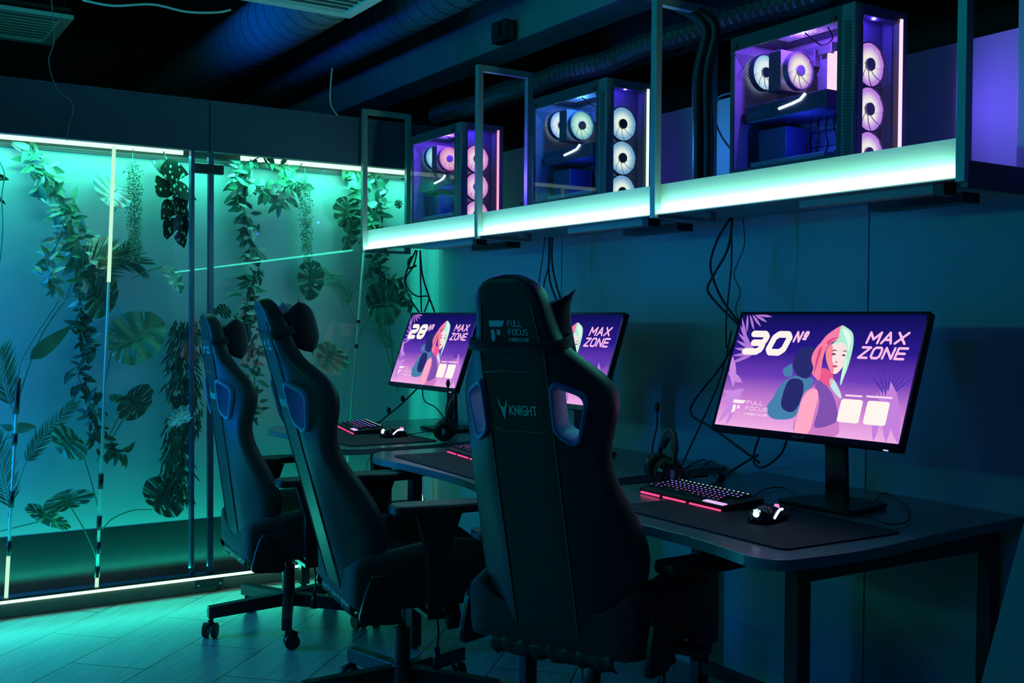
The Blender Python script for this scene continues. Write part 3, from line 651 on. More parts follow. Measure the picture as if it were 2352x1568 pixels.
    gp = MB(); gp.box(.03, .335, .028, .165, .20, .255); gpo = gp.build('graphics_card', pm('card_shroud', (.06, .07, .14), .3), t, bevel=.006)
    lb = MB().tube([(.165, .026, .226), (.215, .024, .232), (.245, .024, .238), (.262, .026, .252)], .0042, 8)
    lb.build('card_light', em('card_light_'+k, (.6, .95, 1), 2.2), gpo, smooth=True)
    tx = MB(); add_text(tx, 'GEFORCE RTX', .04, .13, .218, .232, lambda u, v: (u, .0275, v)); tx.build('card_lettering', pm('card_print', (.2, .25, .5), .4), gpo)
    MB().box(.05, .33, .03, .18, .014, .085).build('power_supply_cover', inn, t, bevel=.002)
    MB().box(.06, .17, .05, .15, .085, .18).build('drive_cage', pm('drive_cage_blue', (.05, .06, .16), .5), t, bevel=.003)
    for i in range(4):
        x0 = .2+i*.03; MB().tube(cr([(x0, .12, .20), (x0+.02, .09, .15), (x0+.01*i, .1, .11), (x0-.03, .13, .085)], 5), .0022, 6).build('power_lead', M_cable, t, smooth=True)
    MB().tube(cr([(.235, .05, .43), (.25, .10, .40), (.30, .09, .405), (.31, .06, .43)], 6), .002, 6).build('fan_lead', M_cable, t, smooth=True)
    for (lx, ly, lz, pw, cc) in ((.22, .05, .435, ap*2.2, amb), (.25, .03, .15, ap*.35, (.03, .08, 1)), (LX-.018, .09, .425, ap*.5, (.1, .05, 1))):
        l = bpy.data.lights.new('case_led_light', 'POINT'); l.energy = pw; l.color = cc; l.shadow_soft_size = .006
        o = bpy.data.objects.new('case_led_light', l); C.objects.link(o); o.parent = t; o.location = (lx, ly, lz)
    for xx in (.05, .38):
        for yy in (.03, .16): MB().cyl((xx, yy, -.012), (xx, yy, .0), .012, n=14).build('foot', M_black, t)
    # front wash on the wall behind
    l = bpy.data.lights.new('case_front_light', 'AREA'); l.shape = 'RECTANGLE'; l.size = .10; l.size_y = .36; l.energy = ap*1.6; l.color = (amb[0]*.6, amb[1], amb[2])
    o = bpy.data.objects.new('case_front_light', l); C.objects.link(o); o.parent = t; o.location = (LX+.006, .09, .22); o.rotation_euler = (0, R(-90), 0)
    return t
def bar_col(p): return p[9] if len(p) > 9 else (1, .8, .95)
CRM = (1, .93, .80); LIL = (.62, .26, .80)
P30 = (CRM, (.55, .25, .78), em('bar_pink_a', (1, .62, .85), 1.3), (.85, 1, .95), (.25, .6, .85), (.25, .08, 1), 1.6, (1, .95, .82), (.45, .15, .70), (1, .72, .85))
P29 = ((.85, 1, .80), (.18, .42, .60), em('bar_mint_b', (.72, 1, .95), 1.2), (.8, 1, .95), (.15, .45, .95), (.03, .22, 1), .9, (.6, 1, .8), (.08, .45, .45), (1, .7, .6))
P28 = ((1, .72, .80), (.70, .28, .62), em('bar_pink_c', (1, .35, .6), 1.2), (.5, .95, .9), (.08, .5, .85), (.16, .05, 1), 1.4, (1, .55, .75), (.75, .2, .60), (1, .5, .7))
pc(-1.892, 1.640, P30, 'violet-lit glass computer case at the right end of the shelf, largest in view')
pc(-2.951, 1.640, P29, 'cool white and mint-lit glass computer case in the middle of the shelf', (1, 1))
pc(-3.955, 1.640, P28, 'pink-lit glass computer case at the left end of the shelf')

# ------------------------------------------------------------------ desks
def desk(xr, label):
    t = thing('gaming_desk', label, 'desk', (xr-.5, -.49, 0)); o = lambda x, y: (x-(xr-.5), y+.49)
    pl = [o(xr-.045, -.004), o(xr-1.0, -.004), o(xr-1.0, -.90), o(xr-.87, -.985), o(xr-.62, -.955), o(xr-.27, -.952), o(xr-.06, -.99), o(xr+.0, -.955), o(xr+.022, -.70), o(xr-.018, -.42)]
    poly = rounded([(*p, 0) for p in pl], [.01, .01, .05, .08, .2, .15, .05, .04, .12, .2], 5)
    MB().prism([(p.x, p.y) for p in poly], .725, .75, lambda u, v, d: (u, v, d)).build('desktop', [M_desk], t, bevel=.002)
    for lx in (xr-.91, xr-.12):
        for ly in (-.78, -.355 if lx < xr-.5 else -.05):
            x, y = o(lx, ly); MB().box(x-.021, x+.021, y-.021, y+.021, .012, .70).build('leg', M_dtube, t, bevel=.002)
            MB().cyl((x, y, 0), (x, y, .012), .014, n=14).build('levelling_foot', M_black, t)
        x, y0 = o(lx, -.78); _, y1 = o(lx, -.355 if lx < xr-.5 else -.05)
        MB().box(x-.02, x+.02, y0+.021, y1-.021, .66, .70).build('side_rail', M_dtube, t)
        MB().box(x-.02, x+.02, y0-.02, y1+.02, .70, .725).build('top_rail', M_dtube, t)
    x0, y = o(xr-.91, -.355); x1, _ = o(xr-.12, 0)
    for zz in (.085, .16): MB().box(x0+.021, x1-.021, y-.015, y+.015, zz, zz+.035).build('cross_rail', M_dtube, t)
    return t
desk(-3.85, 'leftmost grey desk against the wall by the glass, under the 28 monitor')
desk(-2.725, 'middle grey desk partly hidden by the nearest chair')
desk(-1.60, 'rightmost grey desk with the large 30 monitor on it')

# ------------------------------------------------------------------ monitors
SW, SHH = .598, .338
def scr(u, v, d=0): return ((u-.5)*SW, -d, (v-.5)*SHH)
def E8(r, g, b, s=1.0): 
    k = 'disp_%d_%d_%d' % (r, g, b); return em(k, S(r, g, b), s)
SHAPES = {
 'hairL': [(.59, .906), (.551, .865), (.522, .82), (.502, .764), (.484, .719), (.471, .663), (.473, .608), (.493, .544), (.493, .5), (.512, .469), (.541, .444), (.539, .525), (.533, .612), (.537, .699), (.554, .749), (.584, .783), (.629, .801), (.642, .855), (.616, .893)],
 'hairR': [(.59, .906), (.623, .887), (.657, .845), (.673, .77), (.677, .684), (.676, .62), (.672, .535), (.665, .471), (.66, .418), (.653, .433), (.649, .523), (.649, .619), (.65, .683), (.637, .747), (.601, .762), (.562, .744), (.586, .789), (.589, .843)],
 'face': [(.561, .75), (.6, .769), (.639, .747), (.652, .672), (.653, .598), (.64, .543), (.619, .504), (.593, .518), (.567, .57), (.547, .634), (.54, .7)],
 'faceL': [(.54, .7), (.561, .75), (.578, .68), (.583, .615), (.60, .573), (.605, .507), (.593, .518), (.567, .57), (.547, .634)],
 'neck': [(.543, .547), (.597, .513), (.614, .445), (.593, .401), (.538, .46)],
 'torso': [(.528, .459), (.517, .393), (.481, .346), (.467, .279), (.47, .171), (.476, .005), (.691, .005), (.684, .159), (.664, .26), (.676, .325), (.652, .396), (.607, .466), (.575, .431)],
 'arm': [(.501, .359), (.539, .368), (.556, .3), (.555, .194), (.549, .012), (.475, .006), (.47, .171), (.474, .28)],
 'vest': [(.533, .47), (.576, .42), (.631, .33), (.675, .199), (.677, .116), (.576, .059), (.572, .196), (.563, .301), (.524, .394)],
 'strap': [(.594, .443), (.611, .466), (.673, .335), (.668, .313), (.617, .382)],
 'plushB': [(.418, .472), (.37, .446), (.329, .375), (.308, .272), (.285, .18), (.337, .098), (.452, .125), (.47, .258), (.51, .436), (.463, .465)],
 'plushH': [(.38, .66), (.40, .71), (.45, .72), (.485, .69), (.49, .61), (.491, .511), (.471, .454), (.418, .472), (.385, .53), (.375, .60)]}
def flat(mb, pts, d, smooth=True):
    P = cr([(a, b, 0) for a, b in pts], 4, True) if smooth else [Vector((*p, 0)) for p in pts]
    mb.add([scr(p.x, p.y, d) for p in P], [list(range(len(P)))])
def picture(scr_o, num):
    def el(name, mat, fn):
        mb = MB(); fn(mb); mb.build(name, mat, scr_o)
    # backdrop foliage
    def lv(mb, items, d):
        for (u, v, a, L, w_) in items:
            ca, sa = math.cos(R(a)), math.sin(R(a)); n = 7; pts = []
            for s_ in (1, -1):
                for i in range(n+1):
                    t = i/n if s_ == 1 else 1-i/n
                    if s_ == -1 and i in (0, n): continue
                    x = t*L; y = s_*w_*math.sin(math.pi*t)**.8 if 0 < t < 1 else 0
                    pts.append((u+(x*ca-y*sa)*SHH/SW, v+x*sa+y*ca))
            pts = [(min(max(p, .001), .999), min(max(q, .001), .999)) for p, q in pts]; mb.add([scr(p, q, d) for p, q in pts], [list(range(len(pts)))])
    el('leaf_artwork', E8(176, 120, 214), lambda mb: (lv(mb, [(0, .97-.07*i, -62+i*14, .34-.015*i, .016) for i in range(7)], .0003), lv(mb, [(.03+.015*i, 1, -75+i*17, .17, .012) for i in range(8)], .0003)))
    el('leaf_artwork', E8(200, 140, 226), lambda mb: (lv(mb, [(0, .62, -70, .30, .035), (0, .47, -25, .20, .03), (0, .30, -12, .22, .03), (0, .2, 30, .26, .04), (.02, .02, 60, .34, .03), (.07, 0, 75, .2, .02)], .0004)))
    el('leaf_artwork', E8(196, 130, 222), lambda mb: (lv(mb, [(.995, .0, 110, .50, .05), (.94, .0, 100, .42, .04), (.88, 0, 95, .3, .03)], .0004), lv(mb, [(.90, .26, 60+i*12, .16, .008) for i in range(7)], .0003)))
    el('leaf_artwork', E8(78, 52, 170), lambda mb: lv(mb, [(.90, .34, 45+i*13, .26, .007) for i in range(8)], .0002))
    el('plush_artwork', E8(72, 130, 172), lambda mb: (flat(mb, SHAPES['plushB'], .0005), flat(mb, [(.352, .556), (.368, .568), (.385, .469), (.344, .466), (.327, .521)], .0006)))
    el('plush_artwork', E8(40, 44, 110), lambda mb: (flat(mb, SHAPES['plushH'], .0006), flat(mb, [(.38, .44), (.45, .43), (.47, .30), (.44, .17), (.37, .2), (.36, .33)], .0006)))
    el('figure_artwork', E8(206, 126, 200), lambda mb: flat(mb, SHAPES['torso'], .0007))
    el('figure_artwork', E8(255, 170, 200), lambda mb: flat(mb, SHAPES['arm'], .0009))
    el('figure_artwork', E8(128, 82, 176), lambda mb: flat(mb, SHAPES['vest'], .0008))
    el('figure_artwork', E8(196, 232, 240), lambda mb: flat(mb, SHAPES['strap'], .0010))
    el('figure_artwork', E8(236, 92, 140), lambda mb: flat(mb, SHAPES['neck'], .0010))
    el('figure_artwork', E8(250, 226, 226), lambda mb: flat(mb, SHAPES['face'], .0011))
    el('figure_artwork', E8(250, 140, 160), lambda mb: flat(mb, SHAPES['faceL'], .0012))
    el('figure_artwork', E8(246, 128, 168), lambda mb: flat(mb, SHAPES['hairL'], .0013))
    el('figure_artwork', E8(178, 238, 214), lambda mb: flat(mb, SHAPES['hairR'], .0014))
    el('figure_artwork', E8(222, 250, 236), lambda mb: (flat(mb, [(.60, .88), (.64, .85), (.66, .77), (.655, .69), (.645, .75), (.62, .82)], .0015), flat(mb, [(.655, .64), (.662, .60), (.66, .47), (.655, .45), (.652, .55)], .0015)))
    el('figure_artwork', E8(214, 80, 130), lambda mb: (flat(mb, [(.535, .77), (.56, .80), (.60, .81), (.57, .79), (.545, .74)], .0015), flat(mb, [(.50, .70), (.515, .72), (.51, .58), (.505, .50), (.498, .60)], .0015)))
    el('figure_artwork', E8(60, 40, 92), lambda mb: (flat(mb, [(.573, .664), (.584, .674), (.597, .664), (.585, .658)], .0016), flat(mb, [(.628, .658), (.638, .667), (.648, .657), (.638, .652)], .0016),
        flat(mb, [(.568, .69), (.582, .703), (.60, .694), (.583, .694)], .0016), flat(mb, [(.626, .69), (.64, .70), (.651, .69), (.64, .692)], .0016)))
    el('figure_artwork', E8(206, 60, 110), lambda mb: (flat(mb, [(.592, .566), (.607, .575), (.622, .566), (.607, .556)], .0016), flat(mb, [(.60, .60), (.607, .606), (.616, .60), (.608, .596)], .0016)))
    tf = lambda u, v: scr(u, v, .0018)
    el('number_lettering', E8(255, 244, 236), lambda mb: add_text(mb, num, .056, .343, .634, .852, tf, .27, .25, asp=SW/SHH, gap=.55))
    el('number_lettering', E8(255, 196, 232), lambda mb: add_text(mb, 'Nº', .342, .431, .753, .855, tf, .20, .25, asp=SW/SHH, gap=.6))
    el('zone_lettering', E8(255, 190, 236), lambda mb: (add_text(mb, 'MAX', .734, .942, .756, .862, tf, .19, .2, asp=SW/SHH, gap=.42), add_text(mb, 'ZONE', .709, .952, .635, .739, tf, .19, .2, asp=SW/SHH, gap=.42)))
    el('club_lettering', E8(255, 226, 244), lambda mb: (add_text(mb, 'FULL', .164, .264, .200, .232, tf, .15, 0, asp=SW/SHH), add_text(mb, 'FOCUS', .164, .298, .150, .182, tf, .15, 0, asp=SW/SHH), add_text(mb, 'CYBER CLUB', .164, .298, .108, .127, tf, .2, 0, asp=SW/SHH)))
    el('club_emblem', E8(255, 236, 248), lambda mb: (flat(mb, [(.082, .232), (.158, .232), (.145, .202), (.082, .202)], .0018, False), flat(mb, [(.086, .186), (.105, .186), (.105, .13), (.086, .112)], .0018, False), flat(mb, [(.113, .186), (.128, .186), (.128, .155), (.113, .155)], .0018, False)))
    rc = lambda a, b, c, d: [(p.x, p.y) for p in rounded([(a, c, 0), (b, c, 0), (b, d, 0), (a, d, 0)], .018, 4)]
    el('white_card', E8(255, 246, 240), lambda mb: (flat(mb, rc(.68, .79, .122, .308), .0017, False), flat(mb, rc(.812, .92, .122, .308), .0017, False)))
    el('caption_bar', E8(250, 220, 244), lambda mb: (flat(mb, [(.695, .344), (.78, .344), (.78, .33), (.695, .33)], .0017, False), flat(mb, [(.80, .348), (.925, .348), (.925, .333), (.80, .333)], .0017, False)))
M_screen = ramp_em('screen_gradient', [(0, S(242, 176, 232)), (.22, S(206, 130, 214)), (.45, S(110, 62, 186)), (.68, S(40, 26, 140)), (1, S(12, 16, 84))], 'Z', -.169, .169, 1.0)
def monitor(cx, cy, cz, yaw, tilt, num, label, base=(0, .16)):
    t = thing('gaming_monitor', label, 'monitor', (cx, cy, .75), R(yaw)); Mt = Matrix.Translation((0, 0, cz-.75)) @ Matrix.Rotation(R(-tilt), 4, 'X')
    def tr(mb): mb.v = [tuple(Mt @ Vector(p)) for p in mb.v]; return mb
    tr(MB().box(-.307, .307, .0, .022, -.187, .177)).build('housing', M_black, t, bevel=.003)
    bz = MB(); bz.box(-.307, .307, -.003, 0, .169, .177); bz.box(-.307, .307, -.003, 0, -.187, -.169); bz.box(-.307, -.299, -.003, 0, -.169, .169); bz.box(.299, .307, -.003, 0, -.169, .169)
    tr(bz).build('bezel', M_blackg, t)
    bk = MB(); bk.box(-.2, .2, .022, .05, -.13, .12); bk.cyl((0, .05, 0), (0, .075, 0), .05, n=24); tr(bk).build('rear_cover', M_black, t, bevel=.006)
    so = MB().add([scr(0, 0), scr(1, 0), scr(1, 1), scr(0, 1)], [(0, 1, 2, 3)]).build('screen', M_screen, t)
    so.matrix_local = Mt @ Matrix.Translation((0, -.0012, 0))
    picture(so, num)
    mk = MB(); add_text(mk, 'ASUS', -.02, .02, -.182, -.176, lambda u, v: (u, -.0035, v), .2); tr(mk).build('maker_lettering', M_gcable, t)
    tr(MB().box(.262, .274, -.005, 0, -.1895, -.187)).build('power_light', em('power_led', (.5, .55, 1), 1.0), t)
    st = MB(); st.prism([(-.035, 0), (.035, 0), (.03, .40), (-.03, .40)], .085, .105, lambda u, v, d: (u, d+(.4-v)*.04, v)); st.box(-.03, .03, .05, .10, .33, .40)
    st.build('stand_column', M_blackg, t, bevel=.004)
    bs = MB(); pl = rounded([(-.13, .0, 0), (.13, .0, 0), (.10, .21, 0), (-.10, .21, 0)], .03, 4); bs.prism([(p.x, p.y) for p in pl], .0025, .014, lambda u, v, d: (u, v, d))
    bs.build('stand_base', M_black, t, bevel=.003)
    l = bpy.data.lights.new('screen_light', 'AREA'); l.shape = 'RECTANGLE'; l.size = .58; l.size_y = .32; l.energy = 1.1; l.color = (.24, .16, 1)
    o = bpy.data.objects.new('screen_light', l); C.objects.link(o); o.parent = t; o.matrix_local = Mt @ Matrix.Translation((0, -.02, 0)) @ Matrix.Rotation(R(90), 4, 'X')
    return t
monitor(-1.998, -.424, 1.119, 4.4, 20.1, '30', 'large bright monitor on the right desk showing 30 and MAX ZONE')
monitor(-3.255, -.38, 1.119, 2, 19, '29', 'monitor partly hidden behind the nearest chair, only MAX ZONE showing')
monitor(-4.293, -.353, 1.122, 1.5, 19.8, '28', 'small-looking leftmost monitor showing 28 and MAX ZONE')

# ------------------------------------------------------------------ desk mats, keyboards, mice, headsets
def mat_(cx, cy, rz, label, w_=.66, d=.36):
    t = thing('desk_mat', label, 'desk mat', (cx, cy, .75), rz)
    pl = rounded([(-w_/2, -d/2, 0), (w_/2, -d/2, 0), (w_/2, d/2, 0), (-w_/2, d/2, 0)], .03, 5)
    MB().prism([(p.x, p.y) for p in pl], .0005, .004, lambda u, v, dd: (u, v, dd)).build('cloth_pad', M_mat, t, smooth=False)
    mb = MB(); add_text(mb, 'FULL FOCUS', -.29, -.20, -.16, -.145, lambda u, v: (u, v, .0043)); mb.build('pad_lettering', pm('pad_print', (.12, .2, .24), .6), t)
ROWS = []
def make_key_mesh(w_, col, s):
    mb = MB(); h = w_/2-.0012; mb.box(-h, h, -.0080, .0080, 0, .006)
    mb.v = [(x*(.84 if z > .003 else 1), y*(.84 if z > .003 else 1), z) for x, y, z in mb.v]
    mb.cm = 1; mb.box(-.0035, .0035, -.0012, .0014, .0061, .0064)
    return mb.mesh('key', [M_black, em('key_legend_%d%d%d' % tuple(int(c*9) for c in col), col, s)])
KC = [((.7, .9, 1), 2), ((.45, .3, 1), 2.2), ((.35, .2, 1), 2), ((.3, .15, 1), 1.8), ((.8, .12, .5), 1.6), ((.5, .15, .9), 1)]
KM = {}
def keyboard(cx, cy, rz, label, keys=True):
    t = thing('keyboard', label, 'keyboard', (cx, cy, .7545), rz); Mt = Matrix.Rotation(R(4), 4, 'X')
    b = MB(); b.box(-.185, .185, -.075, .072, .003, .020, Mt); b.build('case', M_black, t, bevel=.003)
    gl = em('keyboard_light_bar', (1, .06, .22), 1.6)
    for x0, x1 in ((-.175, -.088), (-.07, .03), (.048, .178)): MB().box(x0, x1, -.0775, -.074, .004, .009, Mt).build('light_bar', gl, t)
    MB().box(.1, .182, -.072, -.055, .0195, .023, Mt).build('corner_glow', em('corner_glow', (.8, .5, 1), 1.0), t, bevel=.001)
    if keys:
        for r in range(6):
            x = -.178; y = .058-r*.0195-(.004 if r > 0 else 0); n = 15 if r < 5 else 9; c, s_ = KC[r]
            wds = [.019]*18
            if r == 2: wds[0] = .027
            if r == 3: wds[0] = .032
            if r == 4: wds[0] = .042
            if r == 5: wds = [.024, .024, .024, .118, .024, .024, .024, .019, .019, .019]; n = 10
            if r in (0, 1, 2, 3, 4): n = 17 if r < 3 else 15
            for k in range(n):
                wv = wds[k]; 
                if x+wv > .184: break
                key = (round(wv, 4), r)
                if key not in KM: KM[key] = make_key_mesh(wv, c, s_)
                o = bpy.data.objects.new('key', KM[key]); C.objects.link(o); o.parent = t
                o.matrix_local = Mt @ Matrix.Translation((x+wv/2, y, .0202)); x += wv
    return t
def mouse(cx, cy, rz, label):
    t = thing('computer_mouse', label, 'mouse', (cx, cy, .7545), rz)
    mb = MB(); n = 16; rows = []
    for i, (y, w_, h) in enumerate(((-.062, .010, .012), (-.055, .026, .027), (-.035, .033, .037), (-.01, .034, .040), (.02, .031, .034), (.045, .029, .024), (.058, .022, .014))):
        for k in range(n):
            a = math.pi*k/(n-1); rows.append((math.cos(a)*w_, y, .002+math.sin(a)**.7*h*(1) if 0 < k < n-1 else .002))
    fs = [(i*n+k, i*n+k+1, (i+1)*n+k+1, (i+1)*n+k) for i in range(6) for k in range(n-1)]+[list(range(n)), [6*n+k for k in range(n)]]
    fs += [tuple([i*n for i in range(7)]+[i*n+n-1 for i in range(6, -1, -1)])]
    mb.add(rows, fs); mb.build('shell', M_blackg, t, smooth=True)
    w_ = em('mouse_glow', (.6, .95, 1), 1.6)
    mb = MB(); mb.sphere((0, -.060, .024), .009, .005, .008, 14, 8)
    for a in (-.007, 0, .007): mb.sphere((a, -.056, .034-abs(a)*.3), .003, .003, .003, 8, 6)
    mb.build('logo_light', w_, t, smooth=True)
    MB().tube(cr([(.034, -.03, .014), (.033, -.012, .026), (.029, .006, .031), (.020, .034, .028)], 6), .0032, 8).build('side_light', em('mouse_side_glow', (.7, .75, 1), 1.6), t, smooth=True)
    MB().cyl((-.003, .04, .028), (.003, .04, .028), .010, n=16).build('scroll_wheel', em('wheel_glow', (.9, .3, .7), 1.0), t, smooth=True)
    MB().tube(cr([(0, .058, .008), (.0, .10, .004), (-.03, .16, .003), (-.05, .24, .003)], 6), .002, 6).build('cord', M_cable, t, smooth=True)
def headset(cx, cy, rz, label, mic=True, lay=0):
    t = thing('gaming_headset', label, 'headset', (cx, cy, .755), rz)
    for s_ in (-1, 1):
        mb = MB(); x = s_*.075; mb.cyl((x-s_*.022, 0, .046), (x, 0, .046), .036, .044, 26); mb.cyl((x, 0, .046), (x+s_*.018, 0, .046), .044, .030, 26)
        e = mb.build('ear_cup', M_blackg, t, bevel=.003)
        mb = MB(); mb.tube([(x-s_*.028, math.cos(a)*.033, .046+math.sin(a)*.033) for a in [i*6.283/20 for i in range(20)]], .012, 8, True); mb.build('ear_cushion', M_fabric, e, smooth=True)
        MB().box(x+s_*.018, x+s_*.0185+.0005, -.006, .006, .034, .058).build('emblem', pm('headset_mark', (.25, .4, .8), .4), e)
    pts = [(math.cos(R(a))*.088, .004+math.sin(R(a))*.02, .06+math.sin(R(a))*.105) for a in range(0, 181, 12)]
    MB().tube(pts, .008, 8).build('headband', M_black, t, smooth=True)
    MB().tube([(p[0]*.93, p[1], p[2]-.012) for p in pts[3:-3]], .011, 8).build('headband_pad', M_fabric, t, smooth=True)
    if mic:
        a = Vector((-.09, -.01, .05))
        MB().tube(cr([a, a+Vector((-.005, .0, .06)), a+Vector((.004, .01, .12)), a+Vector((.006, .01, .165))], 5), .0028, 8).build('microphone_boom', M_black, t, smooth=True)
        MB().sphere(a+Vector((.006, .01, .182)), .011, .009, .018, 14, 10).build('microphone_foam', M_fabric, t, smooth=True)
mat_(-1.985, -.675, R(-1), 'dark cloth mat on the right desk under keyboard and glowing mouse', .64, .40)
mat_(-3.24, -.71, R(-3), 'dark cloth mat on the middle desk, its left corner showing', .66, .42)
mat_(-4.27, -.72, 0, 'dark cloth mat on the leftmost desk', .70, .40)
keyboard(-2.265, -.585, R(-3), 'backlit keyboard with pink light bar on the right desk')
keyboard(-3.375, -.63, R(-8), 'backlit keyboard on the middle desk, just its corner showing beside the nearest chair')
keyboard(-4.47, -.62, R(-12), 'backlit keyboard with pink light bar on the leftmost desk')
mouse(-1.93, -.66, R(14), 'glowing mouse in front of the large 30 monitor')
mouse(-4.14, -.62, R(10), 'glowing mouse on the leftmost desk')
headset(-2.52, -.50, R(-25), 'black headset with upright microphone on the right desk beside the nearest chair')
headset(-3.90, -.50, R(-35), 'black headset on the leftmost desk below its monitor', lay=1)
# desk cables
def zc(px, z, Y=None): return WZ(px[0], px[1], z)
cable('desk_cable', [WY(1702, 752, -.25), WY(1660, 835, -.25), WY(1585, 940, -.25), WY(1640, 985, -.25), WY(1735, 1055, -.25), WY(1740, 1060, -.25)], .004, 'thick black cable swinging left of the large monitor and back behind it')
cable('desk_cable', [WY(1680, 760, -.16), WY(1650, 880, -.2), WY(1570, 1060, -.2), WY(1565, 1080, -.22), WZ(1600, 1060, .758), WZ(1632, 1055, .758), WZ(1600, 1085, .758), WZ(1570, 1112, .758)], .003, 'thin black cable looping onto the right desk behind the keyboard')
cable('desk_cable', [WY(1810, 1000, -.2), WY(1795, 1040, -.2), WY(1760, 1070, -.22), WY(1735, 1068, -.22), WY(1732, 1040, -.22), WY(1745, 1000, -.22)], .0035, 'black cable loop hanging under the large monitor')
cable('desk_cable', [WY(1740, 1045, -.25), WZ(1690, 1075, .765), WZ(1650, 1105, .757), WZ(1615, 1125, .757)], .004, 'black cable with knot running down to the keyboard on the right desk')
cable('desk_cable', [WZ(2010, 1150, .757), WZ(2035, 1132, .757), WZ(2085, 1165, .757), WZ(2085, 1195, .757), WZ(2040, 1203, .757), WZ(1985, 1180, .757)], .0022, 'thin black cable coiled on the right desk beside the stand')
cable('desk_cable', [WZ(1730, 1140, .757), WZ(1760, 1123, .757), WZ(1800, 1120, .757), WZ(1840, 1145, .757), WZ(1900, 1170, .757)], .002, 'thin black mouse cord behind the keyboard on the right desk')
o = tag(MB().sphere((0, 0, .0), .016, .014, .016).build('cable_clamp', M_blackg, smooth=True, loc=WZ(1655, 1097, .766)), 'round black cable clamp behind the keyboard on the right desk', 'clamp')
cable('desk_cable', [WY(970, 880, -.2), WY(925, 925, -.3), WY(895, 950, -.4), WZ(872, 968, .775), WZ(866, 970, .77)], .004, 'black cable with clips running from the leftmost monitor to its keyboard')
cable('desk_cable', [WY(970, 890, -.2), WY(975, 920, -.2), WY(1000, 935, -.25), WY(1020, 960, -.25)], .003, 'black cable curling under the right side of the leftmost monitor')
for q, nm in (((893, 942), 'lower black clip on the cable beside the leftmost monitor'), ((925, 915), 'upper black clip on the cable beside the leftmost monitor'), ):
    tag(MB().sphere((0, 0, 0), .013, .011, .016, 12, 8).build('cable_clip', M_black, smooth=True, loc=WY(*q, -.38 if q[0] < 900 else -.3)), nm, 'clip')
# cables hanging from the shelf outlets
def hang(lines, Y, label, grp):
    for pts, r_ in lines: cable('hanging_cable', [WY(a, b, Y) for a, b in pts], r_, label, group=grp)
hang([([(1678, 500), (1650, 545), (1632, 600), (1638, 640), (1660, 690), (1700, 745)], .0042), ([(1682, 500), (1672, 570), (1640, 630), (1625, 665), (1650, 700), (1700, 750)], .0042), ([(1680, 505), (1680, 600), (1675, 660), (1668, 730), (1668, 800)], .0028), ([(1706, 500), (1710, 560), (1696, 600), (1686, 632), (1700, 670), (1690, 710), (1702, 745)], .0016)], -.16,
     'black cable dropping from the shelf to behind the large 30 monitor', 'cables behind the large right monitor')
hang([([(1252, 545), (1245, 600), (1238, 650), (1242, 700)], .0022), ([(1262, 545), (1262, 600), (1250, 650), (1245, 690)], .003), ([(1262, 545), (1262, 640), (1290, 715)], .004), ([(1268, 545), (1270, 620), (1296, 715)], .004)], -.16,
     'black cable dropping from the shelf behind the nearest chair headrest', 'cables behind the middle monitor')
hang([([(955, 575), (935, 620), (930, 650), (945, 690), (962, 716)], .0045), ([(958, 575), (950, 610), (932, 640), (940, 665), (958, 680), (985, 682), (975, 716)], .004), ([(965, 575), (966, 640), (968, 716)], .004), ([(965, 575), (970, 630), (985, 680), (998, 716)], .0045), ([(945, 590), (938, 600), (940, 615), (955, 610)], .006)], -.16,
     'black cable in the tangle dropping from the shelf behind the leftmost monitor', 'cables behind the leftmost monitor')
cable('power_cable', [WY(955, 412, -.15), WY(905, 415, -.15), WY(888, 455, -.15), WY(892, 490, -.15), WY(915, 516, -.15)], .004, 'black power cable arching left of the pink-lit case on the shelf')
cable('power_cable', [WY(1684, 212, -.15), WY(1650, 225, -.15), WY(1642, 270, -.15), WY(1655, 310, -.15), WY(1680, 345, -.15)], .004, 'grey power cable arching left of the violet-lit case', mat=M_gcable)
cable('power_cable', [WY(1236, 410, -.15), WY(1215, 445, -.15), WY(1195, 470, -.15)], .004, 'short dark power cable left of the mint-lit case', mat=M_cable)

